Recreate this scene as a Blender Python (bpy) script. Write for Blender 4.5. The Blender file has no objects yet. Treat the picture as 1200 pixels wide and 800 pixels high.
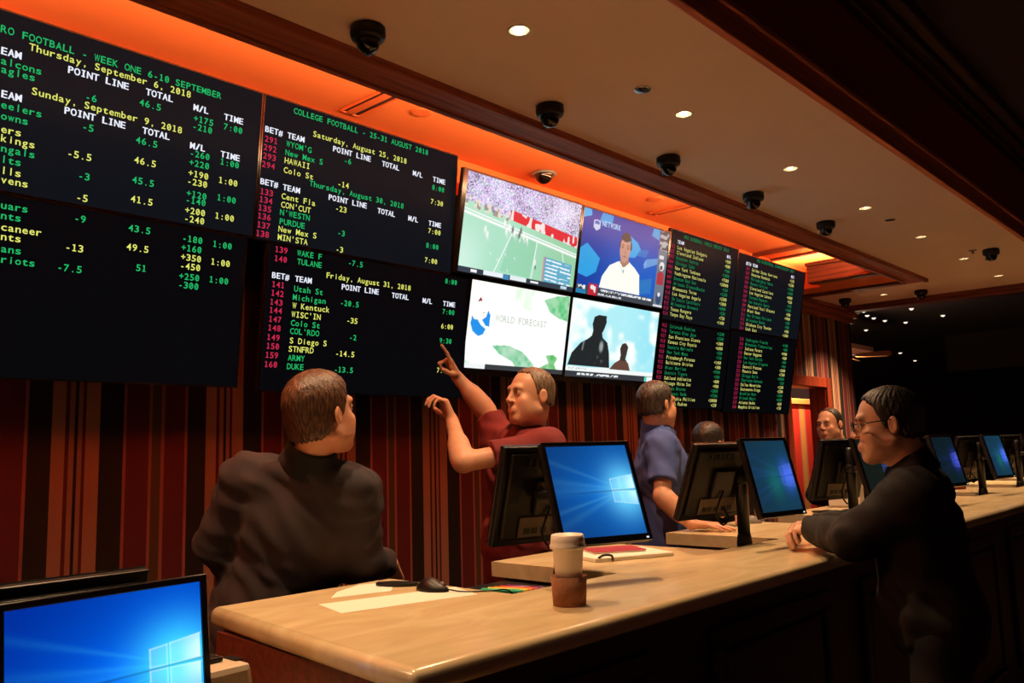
import bpy, bmesh, math, random
import numpy as np
from mathutils import Vector, Matrix, Euler

# ------------------------------------------------------------------ camera, world, exposure
scene = bpy.context.scene
COL = scene.collection
YAW, PITCH, ROLL, FOCAL = 0.73918592, 0.12571596, -0.02727249, 1000.23
cam_data = bpy.data.cameras.new('camera')
cam_data.sensor_width = 36.0
cam_data.lens = FOCAL / 1200.0 * 36.0
cam_data.clip_end = 200
cam = bpy.data.objects.new('camera', cam_data)
COL.objects.link(cam)
fw = Vector((math.cos(YAW) * math.cos(PITCH), math.sin(YAW) * math.cos(PITCH), math.sin(PITCH)))
rt = Vector((math.sin(YAW), -math.cos(YAW), 0))
up = rt.cross(fw)
c_, s_ = math.cos(ROLL), math.sin(ROLL)
rt2, up2 = rt * c_ + up * s_, up * c_ - rt * s_
cam.matrix_world = Matrix(((rt2.x, up2.x, -fw.x, 0), (rt2.y, up2.y, -fw.y, 0), (rt2.z, up2.z, -fw.z, 1.5), (0, 0, 0, 1)))
scene.camera = cam

vs = scene.view_settings
vs.view_transform = 'Standard'
vs.look = 'None'
vs.exposure = 0.0
vs.gamma = 1.0
vs.use_curve_mapping = False
scene.cycles.use_denoising = True
scene.cycles.max_bounces = 8
scene.cycles.diffuse_bounces = 5
scene.cycles.sample_clamp_indirect = 4.0

world = bpy.data.worlds.new('world')
scene.world = world
world.use_nodes = True
world.node_tree.nodes['Background'].inputs[0].default_value = (1.0, 0.42, 0.30, 1)
world.node_tree.nodes['Background'].inputs[1].default_value = 0.055

DOWNLIGHT_W = 122.0          # the recessed downlights over the counter
DOWNLIGHT_COL = (1.0, 0.62, 0.335)
COVE_W = 160.0                # warm strips hidden in the tray ceiling
COVE_COL = (1.0, 0.58, 0.28)

# ------------------------------------------------------------------ helpers
random.seed(4)
RNG = np.random.RandomState(7)

def link(o, parent=None):
    COL.objects.link(o)
    if parent is not None:
        o.parent = parent
    return o

def tag(o, label=None, cat=None, group=None, kind=None):
    if label: o['label'] = label
    if cat: o['category'] = cat
    if group: o['group'] = group
    if kind: o['kind'] = kind
    return o

def empty(name, loc=(0, 0, 0), rot=(0, 0, 0)):
    o = bpy.data.objects.new(name, None)
    o.empty_display_size = 0.1
    o.location = loc
    o.rotation_euler = rot
    return link(o)

def obj(name, bm, m, parent=None, smooth=False, loc=None, rot=None):
    me = bpy.data.meshes.new(name)
    bm.normal_update()
    bm.to_mesh(me)
    bm.free()
    if isinstance(m, (list, tuple)):
        for q in m: me.materials.append(q)
    else:
        me.materials.append(m)
    if smooth:
        for p in me.polygons: p.use_smooth = True
    o = bpy.data.objects.new(name, me)
    if loc: o.location = loc
    if rot: o.rotation_euler = rot
    return link(o, parent)

def box(bm, x0, x1, y0, y1, z0, z1, bev=0.0, seg=2, mat=0):
    r = bmesh.ops.create_cube(bm, size=1.0)
    vs_ = r['verts']
    bmesh.ops.scale(bm, vec=(x1 - x0, y1 - y0, z1 - z0), verts=vs_)
    bmesh.ops.translate(bm, vec=((x0 + x1) / 2, (y0 + y1) / 2, (z0 + z1) / 2), verts=vs_)
    fs = list({f for v in vs_ for f in v.link_faces})
    for f in fs: f.material_index = mat
    if bev > 0:
        es = list({e for v in vs_ for e in v.link_edges})
        bmesh.ops.bevel(bm, geom=es, offset=bev, segments=seg, profile=0.5, affect='EDGES')
    return bm

def boxbm(*a, **k):
    return box(bmesh.new(), *a, **k)

def lathe(bm, prof, n=24, c=(0, 0, 0), axis='z', cap0=True, cap1=True):
    """prof = [(r, h), ...] turned about an axis through c"""
    rings = []
    for r, h in prof:
        ring = []
        for i in range(n):
            a = 2 * math.pi * i / n
            x, y = r * math.cos(a), r * math.sin(a)
            if axis == 'z': p = (c[0] + x, c[1] + y, c[2] + h)
            elif axis == 'y': p = (c[0] + x, c[1] + h, c[2] + y)
            else: p = (c[0] + h, c[1] + x, c[2] + y)
            ring.append(bm.verts.new(p))
        rings.append(ring)
    for a, b in zip(rings, rings[1:]):
        for i in range(n):
            j = (i + 1) % n
            bm.faces.new((a[i], a[j], b[j], b[i]))
    if cap0: bm.faces.new(rings[0][::-1])
    if cap1: bm.faces.new(rings[-1])
    bmesh.ops.recalc_face_normals(bm, faces=bm.faces)
    return bm

def tube(bm, pts, r, n=8):
    pts = [Vector(p) for p in pts]
    rs = r if isinstance(r, (list, tuple)) else [r] * len(pts)
    rings = []
    up0 = Vector((0.13, 0.31, 0.94))
    for i, p in enumerate(pts):
        t = (pts[min(i + 1, len(pts) - 1)] - pts[max(i - 1, 0)]).normalized()
        a = t.cross(up0)
        if a.length < 1e-3: a = t.cross(Vector((1, 0, 0)))
        a.normalize()
        b = t.cross(a)
        rings.append([bm.verts.new(p + (a * math.cos(2 * math.pi * k / n) + b * math.sin(2 * math.pi * k / n)) * rs[i]) for k in range(n)])
    for a, b in zip(rings, rings[1:]):
        for i in range(n):
            j = (i + 1) % n
            bm.faces.new((a[i], a[j], b[j], b[i]))
    bm.faces.new(rings[0][::-1]); bm.faces.new(rings[-1])
    bmesh.ops.recalc_face_normals(bm, faces=bm.faces)
    return bm

def spline(pts, n=8):
    P = [Vector(p) for p in pts]
    out = []
    for i in range(len(P) - 1):
        p0, p1, p2, p3 = P[max(i - 1, 0)], P[i], P[i + 1], P[min(i + 2, len(P) - 1)]
        for k in range(n):
            t = k / n
            out.append(0.5 * ((2 * p1) + (p2 - p0) * t + (2 * p0 - 5 * p1 + 4 * p2 - p3) * t * t + (3 * p1 - p0 - 3 * p2 + p3) * t ** 3))
    out.append(P[-1])
    return out

def prism(bm, poly, z0, z1, bev=0.0, seg=3):
    """vertical extrusion of an xy outline (counter-clockwise)"""
    a = [bm.verts.new((x, y, z0)) for x, y in poly]
    b = [bm.verts.new((x, y, z1)) for x, y in poly]
    n = len(poly)
    bm.faces.new(a[::-1]); bm.faces.new(b)
    for i in range(n):
        j = (i + 1) % n
        bm.faces.new((a[i], a[j], b[j], b[i]))
    if bev:
        es = [e for e in bm.edges if abs(e.verts[0].co.z - e.verts[1].co.z) < 1e-6]
        bmesh.ops.bevel(bm, geom=es, offset=bev, segments=seg, profile=0.5, affect='EDGES')
    bmesh.ops.recalc_face_normals(bm, faces=bm.faces)
    return bm

# ------------------------------------------------------------------ materials
def lin(r, g, b):
    f = lambda v: (v / 255 / 12.92) if v / 255 <= 0.04045 else ((v / 255 + 0.055) / 1.055) ** 2.4
    return (f(r), f(g), f(b), 1.0)

def mat(name, col, rough=0.6, metal=0.0, noise=0.0, nscale=20.0, bump=0.0, bscale=60.0, stretch=(1, 1, 1), spec=0.5, emit=None, estr=0.0, coat=0.0):
    m = bpy.data.materials.new(name)
    m.use_nodes = True
    nt = m.node_tree
    b = nt.nodes['Principled BSDF']
    b.inputs['Base Color'].default_value = col
    b.inputs['Roughness'].default_value = rough
    b.inputs['Metallic'].default_value = metal
    b.inputs['Specular IOR Level'].default_value = spec
    b.inputs['Coat Weight'].default_value = coat
    tc = nt.nodes.new('ShaderNodeTexCoord')
    mp = nt.nodes.new('ShaderNodeMapping')
    mp.inputs['Scale'].default_value = stretch
    nt.links.new(tc.outputs['Object'], mp.inputs['Vector'])
    if noise > 0:
        nz = nt.nodes.new('ShaderNodeTexNoise')
        nz.inputs['Scale'].default_value = nscale
        nz.inputs['Detail'].default_value = 5
        nt.links.new(mp.outputs[0], nz.inputs['Vector'])
        mx = nt.nodes.new('ShaderNodeMix'); mx.data_type = 'RGBA'
        mx.inputs['A'].default_value = [max(0, c * (1 - noise)) for c in col[:3]] + [1]
        mx.inputs['B'].default_value = [min(1, c * (1 + noise)) for c in col[:3]] + [1]
        nt.links.new(nz.outputs['Fac'], mx.inputs['Factor'])
        nt.links.new(mx.outputs['Result'], b.inputs['Base Color'])
    if bump > 0:
        nz2 = nt.nodes.new('ShaderNodeTexNoise')
        nz2.inputs['Scale'].default_value = bscale
        nz2.inputs['Detail'].default_value = 4
        nt.links.new(mp.outputs[0], nz2.inputs['Vector'])
        bp = nt.nodes.new('ShaderNodeBump')
        bp.inputs['Strength'].default_value = bump
        bp.inputs['Distance'].default_value = 0.01
        nt.links.new(nz2.outputs['Fac'], bp.inputs['Height'])
        nt.links.new(bp.outputs[0], b.inputs['Normal'])
    if emit:
        b.inputs['Emission Color'].default_value = emit
        b.inputs['Emission Strength'].default_value = estr
    return m

def wood(name, dark, light, rough=0.35, axis=0, scale=3.0):
    st = [14.0, 14.0, 14.0]
    st[axis] = 0.7
    m = bpy.data.materials.new(name); m.use_nodes = True
    nt = m.node_tree; b = nt.nodes['Principled BSDF']
    tc = nt.nodes.new('ShaderNodeTexCoord'); mp = nt.nodes.new('ShaderNodeMapping')
    mp.inputs['Scale'].default_value = st
    nz = nt.nodes.new('ShaderNodeTexNoise'); nz.inputs['Scale'].default_value = scale; nz.inputs['Detail'].default_value = 6; nz.inputs['Distortion'].default_value = 0.6
    cr = nt.nodes.new('ShaderNodeValToRGB')
    cr.color_ramp.elements[0].position = 0.3; cr.color_ramp.elements[0].color = dark
    cr.color_ramp.elements[1].position = 0.72; cr.color_ramp.elements[1].color = light
    nt.links.new(tc.outputs['Object'], mp.inputs['Vector']); nt.links.new(mp.outputs[0], nz.inputs['Vector'])
    nt.links.new(nz.outputs['Fac'], cr.inputs['Fac']); nt.links.new(cr.outputs[0], b.inputs['Base Color'])
    b.inputs['Roughness'].default_value = rough
    return m

def emitter(name, col, strength):
    m = bpy.data.materials.new(name); m.use_nodes = True
    nt = m.node_tree
    nt.nodes.remove(nt.nodes['Principled BSDF'])
    e = nt.nodes.new('ShaderNodeEmission')
    e.inputs[0].default_value = col; e.inputs[1].default_value = strength
    nt.links.new(e.outputs[0], nt.nodes['Material Output'].inputs[0])
    return m

def picture_mat(name, strength=1.0):
    """a lit screen: emits the colours stored on the mesh, under a glossy panel"""
    m = bpy.data.materials.new(name); m.use_nodes = True
    nt = m.node_tree; b = nt.nodes['Principled BSDF']
    at = nt.nodes.new('ShaderNodeAttribute'); at.attribute_name = 'picture'
    b.inputs['Base Color'].default_value = (0.0004, 0.0004, 0.0005, 1)
    b.inputs['Roughness'].default_value = 0.35; b.inputs['Specular IOR Level'].default_value = 0.08
    nt.links.new(at.outputs['Color'], b.inputs['Emission Color'])
    b.inputs['Emission Strength'].default_value = strength
    return m

def stripes_mat(name, x0=1.311, period=0.67, red=None, gold=None):
    tan, dred, blk, pale, mar, olive = lin(168, 126, 102), lin(90, 36, 32), lin(34, 26, 22), lin(160, 102, 92), lin(94, 38, 44), lin(84, 68, 40)
    dk = lin(36, 34, 31); tan2 = lin(156, 116, 98)
    mar = red or mar; olive = gold or olive
    stops = [(0, tan), (.076, dred), (.1, tan2), (.131, blk), (.151, tan2), (.178, dred), (.198, tan), (.285, dk), (.43, pale), (.45, mar), (.60, pale), (.62, olive), (.68, pale), (.705, mar), (.845, pale), (.867, dk)]
    m = bpy.data.materials.new(name); m.use_nodes = True
    nt = m.node_tree; b = nt.nodes['Principled BSDF']
    tc = nt.nodes.new('ShaderNodeTexCoord'); sx = nt.nodes.new('ShaderNodeSeparateXYZ')
    nt.links.new(tc.outputs['Object'], sx.inputs[0])
    a = nt.nodes.new('ShaderNodeMath'); a.operation = 'SUBTRACT'; a.inputs[1].default_value = x0
    d = nt.nodes.new('ShaderNodeMath'); d.operation = 'DIVIDE'; d.inputs[1].default_value = period
    f = nt.nodes.new('ShaderNodeMath'); f.operation = 'FRACT'
    nt.links.new(sx.outputs['X'], a.inputs[0]); nt.links.new(a.outputs[0], d.inputs[0]); nt.links.new(d.outputs[0], f.inputs[0])
    cr = nt.nodes.new('ShaderNodeValToRGB'); cr.color_ramp.interpolation = 'CONSTANT'
    el = cr.color_ramp.elements
    el[0].position = 0; el[0].color = stops[0][1]
    el[1].position = stops[1][0]; el[1].color = stops[1][1]
    for p, q in stops[2:]:
        e = el.new(p); e.color = q
    nt.links.new(f.outputs[0], cr.inputs['Fac'])
    nz = nt.nodes.new('ShaderNodeTexNoise'); nz.inputs['Scale'].default_value = 220
    nt.links.new(tc.outputs['Object'], nz.inputs['Vector'])
    mx = nt.nodes.new('ShaderNodeMix'); mx.data_type = 'RGBA'; mx.blend_type = 'MULTIPLY'; mx.inputs['Factor'].default_value = 0.35
    nt.links.new(cr.outputs[0], mx.inputs['A']); nt.links.new(nz.outputs['Fac'], mx.inputs['B'])
    nt.links.new(mx.outputs['Result'], b.inputs['Base Color'])
    b.inputs['Roughness'].default_value = 0.75
    b.inputs['Specular IOR Level'].default_value = 0.2
    return m

M = {}
M['stripes'] = stripes_mat('striped_wallpaper')
M['cream'] = mat('cream_ceiling_paint', lin(245, 218, 196), 0.9, noise=0.04, nscale=3, spec=0.1)
M['orange'] = mat('orange_ceiling_paint', lin(228, 120, 66), 0.9, noise=0.05, nscale=2, spec=0.1)
M['wood_x'] = wood('mahogany_trim_long', lin(118, 55, 35), lin(178, 96, 60), 0.65, 0)
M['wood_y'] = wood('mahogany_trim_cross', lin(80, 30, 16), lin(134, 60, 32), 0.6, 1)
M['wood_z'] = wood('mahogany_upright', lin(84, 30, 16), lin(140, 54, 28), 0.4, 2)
M['darkwood'] = wood('dark_counter_wood', lin(44, 18, 12), lin(74, 32, 20), 0.4, 0)
M['maroon_paint'] = mat('maroon_fascia_paint', lin(150, 48, 52), 0.85, noise=0.1)
M['darkceil'] = mat('dark_ceiling_paint', lin(40, 20, 22), 0.9, noise=0.1)
M['carpet'] = mat('dark_patterned_carpet', lin(52, 26, 22), 0.95, noise=0.5, nscale=6, bump=0.3, bscale=300)
M['black_plastic'] = mat('black_plastic', lin(15, 14, 15), 0.42, noise=0.1, nscale=80, spec=0.35)
M['black_gloss'] = mat('black_gloss_plastic', lin(18, 18, 20), 0.18, noise=0.1)
M['black_metal'] = mat('black_painted_metal', lin(24, 23, 24), 0.4, 0.3, noise=0.1)
M['grey_plastic'] = mat('grey_plastic', lin(120, 116, 112), 0.5, noise=0.05)
M['panel'] = mat('board_panel', lin(3, 3, 4), 0.32, emit=(0.50, 0.68, 1.0, 1), estr=0.0095, noise=0.1, spec=0.008)
M['panel_low'] = mat('board_panel_dim', lin(3, 3, 4), 0.32, emit=(0.55, 0.68, 1.0, 1), estr=0.0032, noise=0.1, spec=0.03)
M['g'] = emitter('green_text', (0.02, 0.62, 0.17, 1), 0.78)
M['y'] = emitter('yellow_text', (0.82, 0.85, 0.16, 1), 0.95)
M['w'] = emitter('white_text', (0.85, 0.88, 1.0, 1), 1.0)
M['r'] = emitter('red_text', (0.80, 0.03, 0.10, 1), 0.75)
M['picture'] = picture_mat('screen_picture', 1.0)
M['chrome'] = mat('chrome', lin(200, 200, 205), 0.15, 1.0)
M['white_trim'] = mat('white_enamel', lin(225, 215, 200), 0.3)
M['reflector'] = mat('lamp_reflector', lin(240, 228, 205), 0.25, 0.85)
M['bulb'] = emitter('lamp_bulb', (1.0, 0.84, 0.60, 1), 26.0)
M['farbulb'] = emitter('far_lamp_bulb', (1.0, 0.84, 0.66, 1), 1.4)
M['covestrip'] = emitter('cove_strip', COVE_COL + (1,), 6.0)
M['smoke_glass'] = mat('smoked_dome_glass', lin(16, 14, 14), 0.06, noise=0.05)
M['lens'] = mat('camera_lens', lin(150, 150, 155), 0.2, 0.6)
M['paper'] = mat('white_paper', lin(236, 228, 214), 0.8, noise=0.03)
M['cup'] = mat('white_paper_cup', lin(232, 222, 208), 0.55, noise=0.03)
M['lid'] = mat('white_cup_lid', lin(226, 214, 200), 0.4, noise=0.03)
M['kraft'] = mat('brown_cardboard_sleeve', lin(142, 92, 60), 0.8, noise=0.15, nscale=90, bump=0.3, bscale=120)
M['tongue_edge'] = mat('cream_stone', lin(226, 198, 160), 0.3)

def marble():
    m = bpy.data.materials.new('cream_marble'); m.use_nodes = True
    nt = m.node_tree; b = nt.nodes['Principled BSDF']
    tc = nt.nodes.new('ShaderNodeTexCoord'); mp = nt.nodes.new('ShaderNodeMapping')
    mp.inputs['Scale'].default_value = (1.2, 3.5, 3.5); mp.inputs['Rotation'].default_value = (0, 0, 0.5)
    nz = nt.nodes.new('ShaderNodeTexNoise'); nz.inputs['Scale'].default_value = 2.6; nz.inputs['Detail'].default_value = 7; nz.inputs['Distortion'].default_value = 1.4
    cr = nt.nodes.new('ShaderNodeValToRGB')
    e = cr.color_ramp.elements
    e[0].position = 0.25; e[0].color = lin(208, 182, 138)
    e[1].position = 0.7; e[1].color = lin(230, 210, 168)
    k = e.new(0.5); k.color = lin(220, 197, 153)
    nt.links.new(tc.outputs['Object'], mp.inputs['Vector']); nt.links.new(mp.outputs[0], nz.inputs['Vector'])
    nt.links.new(nz.outputs['Fac'], cr.inputs['Fac']); nt.links.new(cr.outputs[0], b.inputs['Base Color'])
    b.inputs['Roughness'].default_value = 0.2
    b.inputs['Specular IOR Level'].default_value = 0.45
    return m
M['marble'] = marble()

# ------------------------------------------------------------------ the room shell
WALL_Y = 3.75
CEIL_Z = 3.0
TRAY_Z = 3.33

def struct(name, bm, m, label=None, smooth=False):
    o = obj(name, bm, m, smooth=smooth)
    return tag(o, label, None, None, 'structure')

struct('floor', boxbm(-8, 34, -9, 14, -0.1, 0.0), M['carpet'], 'dark patterned carpet floor')
# striped back wall with a doorway (opening x 8.28-9.17, up to 2.13)
wb = bmesh.new()
DX0, DX1, DZ = 8.22, 9.16, 2.09
box(wb, -6, DX0, WALL_Y, WALL_Y + 0.17, 0, 3.5)
box(wb, DX1, 10.0, WALL_Y, WALL_Y + 0.17, 0, 3.5)
box(wb, DX0, DX1, WALL_Y, WALL_Y + 0.17, DZ, 3.5)
struct('wall_back', wb, M['stripes'], 'back wall in striped tan, maroon and black wallpaper')
struct('wall_back', boxbm(-6, 9.6, WALL_Y - 0.012, WALL_Y - 0.001, 2.99, 3.329), M['orange'], 'orange painted band of the back wall inside the tray')
# the mahogany lining and casing of the doorway
db = bmesh.new()
box(db, DX1 - 0.015, DX1 + 0.10, WALL_Y - 0.025, WALL_Y, 0, DZ + 0.09, 0.004)
box(db, DX0 - 0.10, DX0 + 0.015, WALL_Y - 0.025, WALL_Y, 0, DZ + 0.09, 0.004)
box(db, DX0 + 0.0155, DX1 - 0.0155, WALL_Y - 0.025, WALL_Y, DZ - 0.015, DZ + 0.09, 0.004)
box(db, DX1 - 0.02, DX1, WALL_Y, WALL_Y + 0.18, 0, DZ)
box(db, DX0, DX0 + 0.02, WALL_Y, WALL_Y + 0.18, 0, DZ)
box(db, DX0 + 0.02, DX1 - 0.02, WALL_Y, WALL_Y + 0.18, DZ - 0.02, DZ)
struct('door_1', db, M['wood_z'], 'mahogany framed doorway in the striped wall')
# passage behind the doorway
pb = bmesh.new()
box(pb, 7.5, 11.2, 5.2, 5.3, 0, 3.0)
struct('wall_passage', pb, M['maroon_paint'], 'dark wall of the passage behind the doorway')
struct('ceiling.005', boxbm(7.5, 11.2, WALL_Y + 0.175, 5.2, 2.62, 2.68), M['cream'], 'low ceiling of the passage behind the doorway')
# cornice on the end of the back wall and far trims
cb = bmesh.new()
box(cb, 8.56, 10.03, WALL_Y - 0.04, WALL_Y, 2.85, 2.91, 0.006)
box(cb, 8.56, 10.06, WALL_Y - 0.075, WALL_Y, 2.91, 2.965, 0.008)
box(cb, 8.56, 10.09, WALL_Y - 0.105, WALL_Y, 2.965, CEIL_Z, 0.004)
struct('trim_1', cb, M['wood_x'], 'stepped mahogany cornice over the end of the striped wall')

# cream ceiling with round openings for the downlights
LIGHTS = [(-0.06, 1.93), (1.07, 1.93), (2.196, 1.925), (3.32, 1.925), (4.44, 1.925), (5.58, 1.935), (6.72, 1.94), (7.85, 1.94), (8.96, 1.937), (9.134, 3.048)]
HOLE_R = 0.036
cl = bmesh.new()
def rect(bm, x0, x1, y0, y1, z):
    bm.faces.new([bm.verts.new(p) for p in ((x0, y0, z), (x0, y1, z), (x1, y1, z), (x1, y0, z))])
def patch(bm, x0, x1, y0, y1, cx, cy, r, z, n=32):
    ring = [bm.verts.new((cx + r * math.cos(2 * math.pi * (i + .5) / n), cy + r * math.sin(2 * math.pi * (i + .5) / n), z)) for i in range(n)]
    def edge(a):
        c, s = math.cos(a), math.sin(a)
        t = 1e9
        if c > 1e-9: t = min(t, (x1 - cx) / c)
        if c < -1e-9: t = min(t, (x0 - cx) / c)
        if s > 1e-9: t = min(t, (y1 - cy) / s)
        if s < -1e-9: t = min(t, (y0 - cy) / s)
        return bm.verts.new((cx + t * c, cy + t * s, z))
    outer = [edge(2 * math.pi * (i + .5) / n) for i in range(n)]
    corners = {}
    for k, (qx, qy) in enumerate(((x1, y1), (x0, y1), (x0, y0), (x1, y0))):
        a = math.atan2(qy - cy, qx - cx) % (2 * math.pi)
        i = int((a / (2 * math.pi) * n - .5) // 1) % n
        corners[i] = bm.verts.new((qx, qy, z))
    for i in range(n):
        j = (i + 1) % n
        if i in corners: bm.faces.new((ring[j], ring[i], outer[i], corners[i], outer[j])[::1])
        else: bm.faces.new((ring[j], ring[i], outer[i], outer[j]))
x_prev = -6.0
for (lx, ly) in LIGHTS[:-1]:
    rect(cl, x_prev, lx - .2, 1.73, 2.13, CEIL_Z)
    patch(cl, lx - .2, lx + .2, 1.73, 2.13, lx, ly, HOLE_R, CEIL_Z)
    x_prev = lx + .2
rect(cl, x_prev, 9.62, 1.73, 2.13, CEIL_Z)
rect(cl, -6, 9.62, 1.41, 1.73, CEIL_Z)
rect(cl, -6, 9.62, 2.13, 2.46, CEIL_Z)
lx, ly = LIGHTS[-1]
rect(cl, 8.54, lx - .2, 2.46, 3.75, CEIL_Z); rect(cl, lx + .2, 9.62, 2.46, 3.75, CEIL_Z)
rect(cl, lx - .2, lx + .2, 2.46, ly - .2, CEIL_Z); rect(cl, lx - .2, lx + .2, ly + .2, 3.75, CEIL_Z)
patch(cl, lx - .2, lx + .2, ly - .2, ly + .2, lx, ly, HOLE_R, CEIL_Z)
bmesh.ops.remove_doubles(cl, verts=cl.verts, dist=1e-5)
for f in cl.faces:
    f.normal_update()
    if f.normal.z > 0: f.normal_flip()
struct('ceiling', cl, M['cream'], 'cream painted ceiling over the counter, dotted with downlights')
struct('ceiling.001', boxbm(-6, 9.6, 2.60, WALL_Y, TRAY_Z, TRAY_Z + 0.05), M['orange'], 'raised orange tray ceiling above the display boards')
struct('ceiling.002', boxbm(-8, 34, -9, 1.36, 3.76, 3.86), M['darkceil'], 'dark high ceiling over the public floor')
struct('ceiling.003', boxbm(10.3, 34, 1.36, 14, 3.60, 3.70), M['darkceil'], 'dark ceiling of the hall beyond')
# fascia and mouldings along the public side of the cream ceiling
struct('trim_2', box(boxbm(-6, 9.8, 1.385, 1.42, 2.985, 3.105, 0.006), -6, 9.8, 1.37, 1.4, 3.09, 3.115, 0.004), wood('lit_mahogany_edge', lin(168, 82, 48), lin(222, 126, 80), 0.6, 0), 'mahogany edge trim along the cream ceiling')  # mahogany lightened in its colour to stand for light from the public side
struct('wall_fascia', boxbm(-6, 9.8, 1.41, 1.46, 3.10, 3.76), M['maroon_paint'], 'dark maroon fascia rising to the high ceiling')
struct('trim_3', box(box(boxbm(-6, 9.8, 1.36, 1.41, 3.58, 3.63, 0.008), -6, 9.8, 1.31, 1.41, 3.63, 3.69, 0.015), -6, 9.8, 1.25, 1.41, 3.69, 3.76, 0.01), M['darkwood'], 'dark crown moulding under the high ceiling')
# tray surround
t4 = boxbm(-6, 8.56, 2.44, 2.63, 2.975, 3.02, 0.006)
box(t4, -6, 8.56, 2.44, 2.475, 2.965, 2.9765, 0.003)
box(t4, -6, 8.40, 2.60, 2.63, 2.965, 2.9765, 0.003)
struct('trim_4', t4, M['wood_x'], 'broad mahogany trim along the tray ceiling')
struct('wall_tray', boxbm(-6, 9.6, 2.60, 2.625, 3.021, 3.33), M['orange'], 'orange inner side of the tray ceiling')
t5 = boxbm(8.40, 8.56, 2.6305, WALL_Y, 2.975, 3.02, 0.006)
box(t5, 8.40, 8.43, 2.6305, WALL_Y, 2.965, 2.9765, 0.003)
struct('trim_5', t5, M['wood_y'], 'mahogany cross trim closing the tray ceiling')
soffit = boxbm(7.78, 8.40, 2.6305, 3.27, 2.99, 3.02)
box(soffit, 8.09, 8.40, 3.2705, WALL_Y, 2.99, 3.02)
box(soffit, 7.7805, 8.09, 3.255, 3.27, 3.0201, 3.165); box(soffit, 8.0905, 8.105, 3.2705, WALL_Y, 3.0201, 3.165)  # both uprights added to stop cove light leaking past the soffit
struct('ceiling.004', soffit, M['orange'], 'orange soffit at the far end of the tray')
t6 = boxbm(7.74, 7.78, 2.6305, 3.27, 2.98, 3.13, 0.004)
box(t6, 7.70, 7.78, 2.6305, 3.27, 3.13, 3.165, 0.01)
box(t6, 7.78, 7.86, 2.6305, 3.27, 2.975, 2.9895, 0.003)
struct('trim_6', t6, M['wood_y'], 'mahogany face of the cove at the end of the tray')
t7 = boxbm(7.60, 7.68, 2.6305, WALL_Y, 3.30, TRAY_Z, 0.008)
box(t7, 7.98, 8.04, 2.6305, WALL_Y, 3.305, TRAY_Z, 0.008)
struct('trim_7', t7, M['wood_y'], 'two mouldings crossing the bright end of the tray ceiling')
# far edge of the cream ceiling
t8 = boxbm(9.62, 9.80, 1.41, WALL_Y - 0.12, 2.94, 3.10, 0.01)
box(t8, 9.58, 9.62, 1.42, WALL_Y - 0.12, 2.965, 3.0, 0.006)
struct('trim_8', t8, M['wood_y'], 'mahogany edge trim at the far end of the cream ceiling')
# dark hall beyond
struct('wall_far', boxbm(33, 33.2, -9, 14, 0, 3.8), M['darkceil'], 'dark far wall of the hall')
hb = boxbm(19.0, 19.3, 1.0, 5.2, 2.85, 3.6)
struct('wall_bulkhead', hb, M['darkceil'], 'dark bulkhead hanging in the hall beyond')

# cove lighting inside the tray
def area(name, loc, size, energy, col, rot=(0, 0, 0), size_y=None, parent=None):
    l = bpy.data.lights.new(name, 'AREA')
    l.energy = energy; l.color = col; l.shape = 'RECTANGLE'; l.size = size; l.size_y = size_y or size
    o = bpy.data.objects.new(name, l)
    o.location = loc; o.rotation_euler = rot
    return link(o, parent)

def cove(label, x0, x1, y0, y1, z, watt, tilt=0.0):
    e = empty('cove_light', ((x0 + x1) / 2, (y0 + y1) / 2, z))
    tag(e, label, 'light strip')
    hx, hy = (x1 - x0) / 2, (y1 - y0) / 2
    obj('channel', boxbm(-hx, hx, -hy, hy, 0, 0.012, 0.003), M['white_trim'], e)
    obj('diffuser', boxbm(-hx + .005, hx - .005, -hy * .6, hy * .6, 0.012, 0.022, 0.003), M['covestrip'], e)
    area('strip_glow', (0, 0, 0.03), hx * 2, watt, COVE_COL, (math.pi + tilt, 0, 0), hy * 2, e)
    return e
cove('hidden warm strip on the ledge along the tray, lighting its orange ceiling', -1.0, 7.6, 2.64, 2.68, 3.022, COVE_W, math.radians(-28))
cove('hidden warm strip on the cove at the far end of the tray', 8.15, 8.22, 2.70, 3.60, 3.022, COVE_W * 0.30)
cove('hidden warm strip on the ledge at the near end of the tray', 0.0, 0.07, 2.70, 3.30, 3.022, COVE_W * 0.25)

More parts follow.
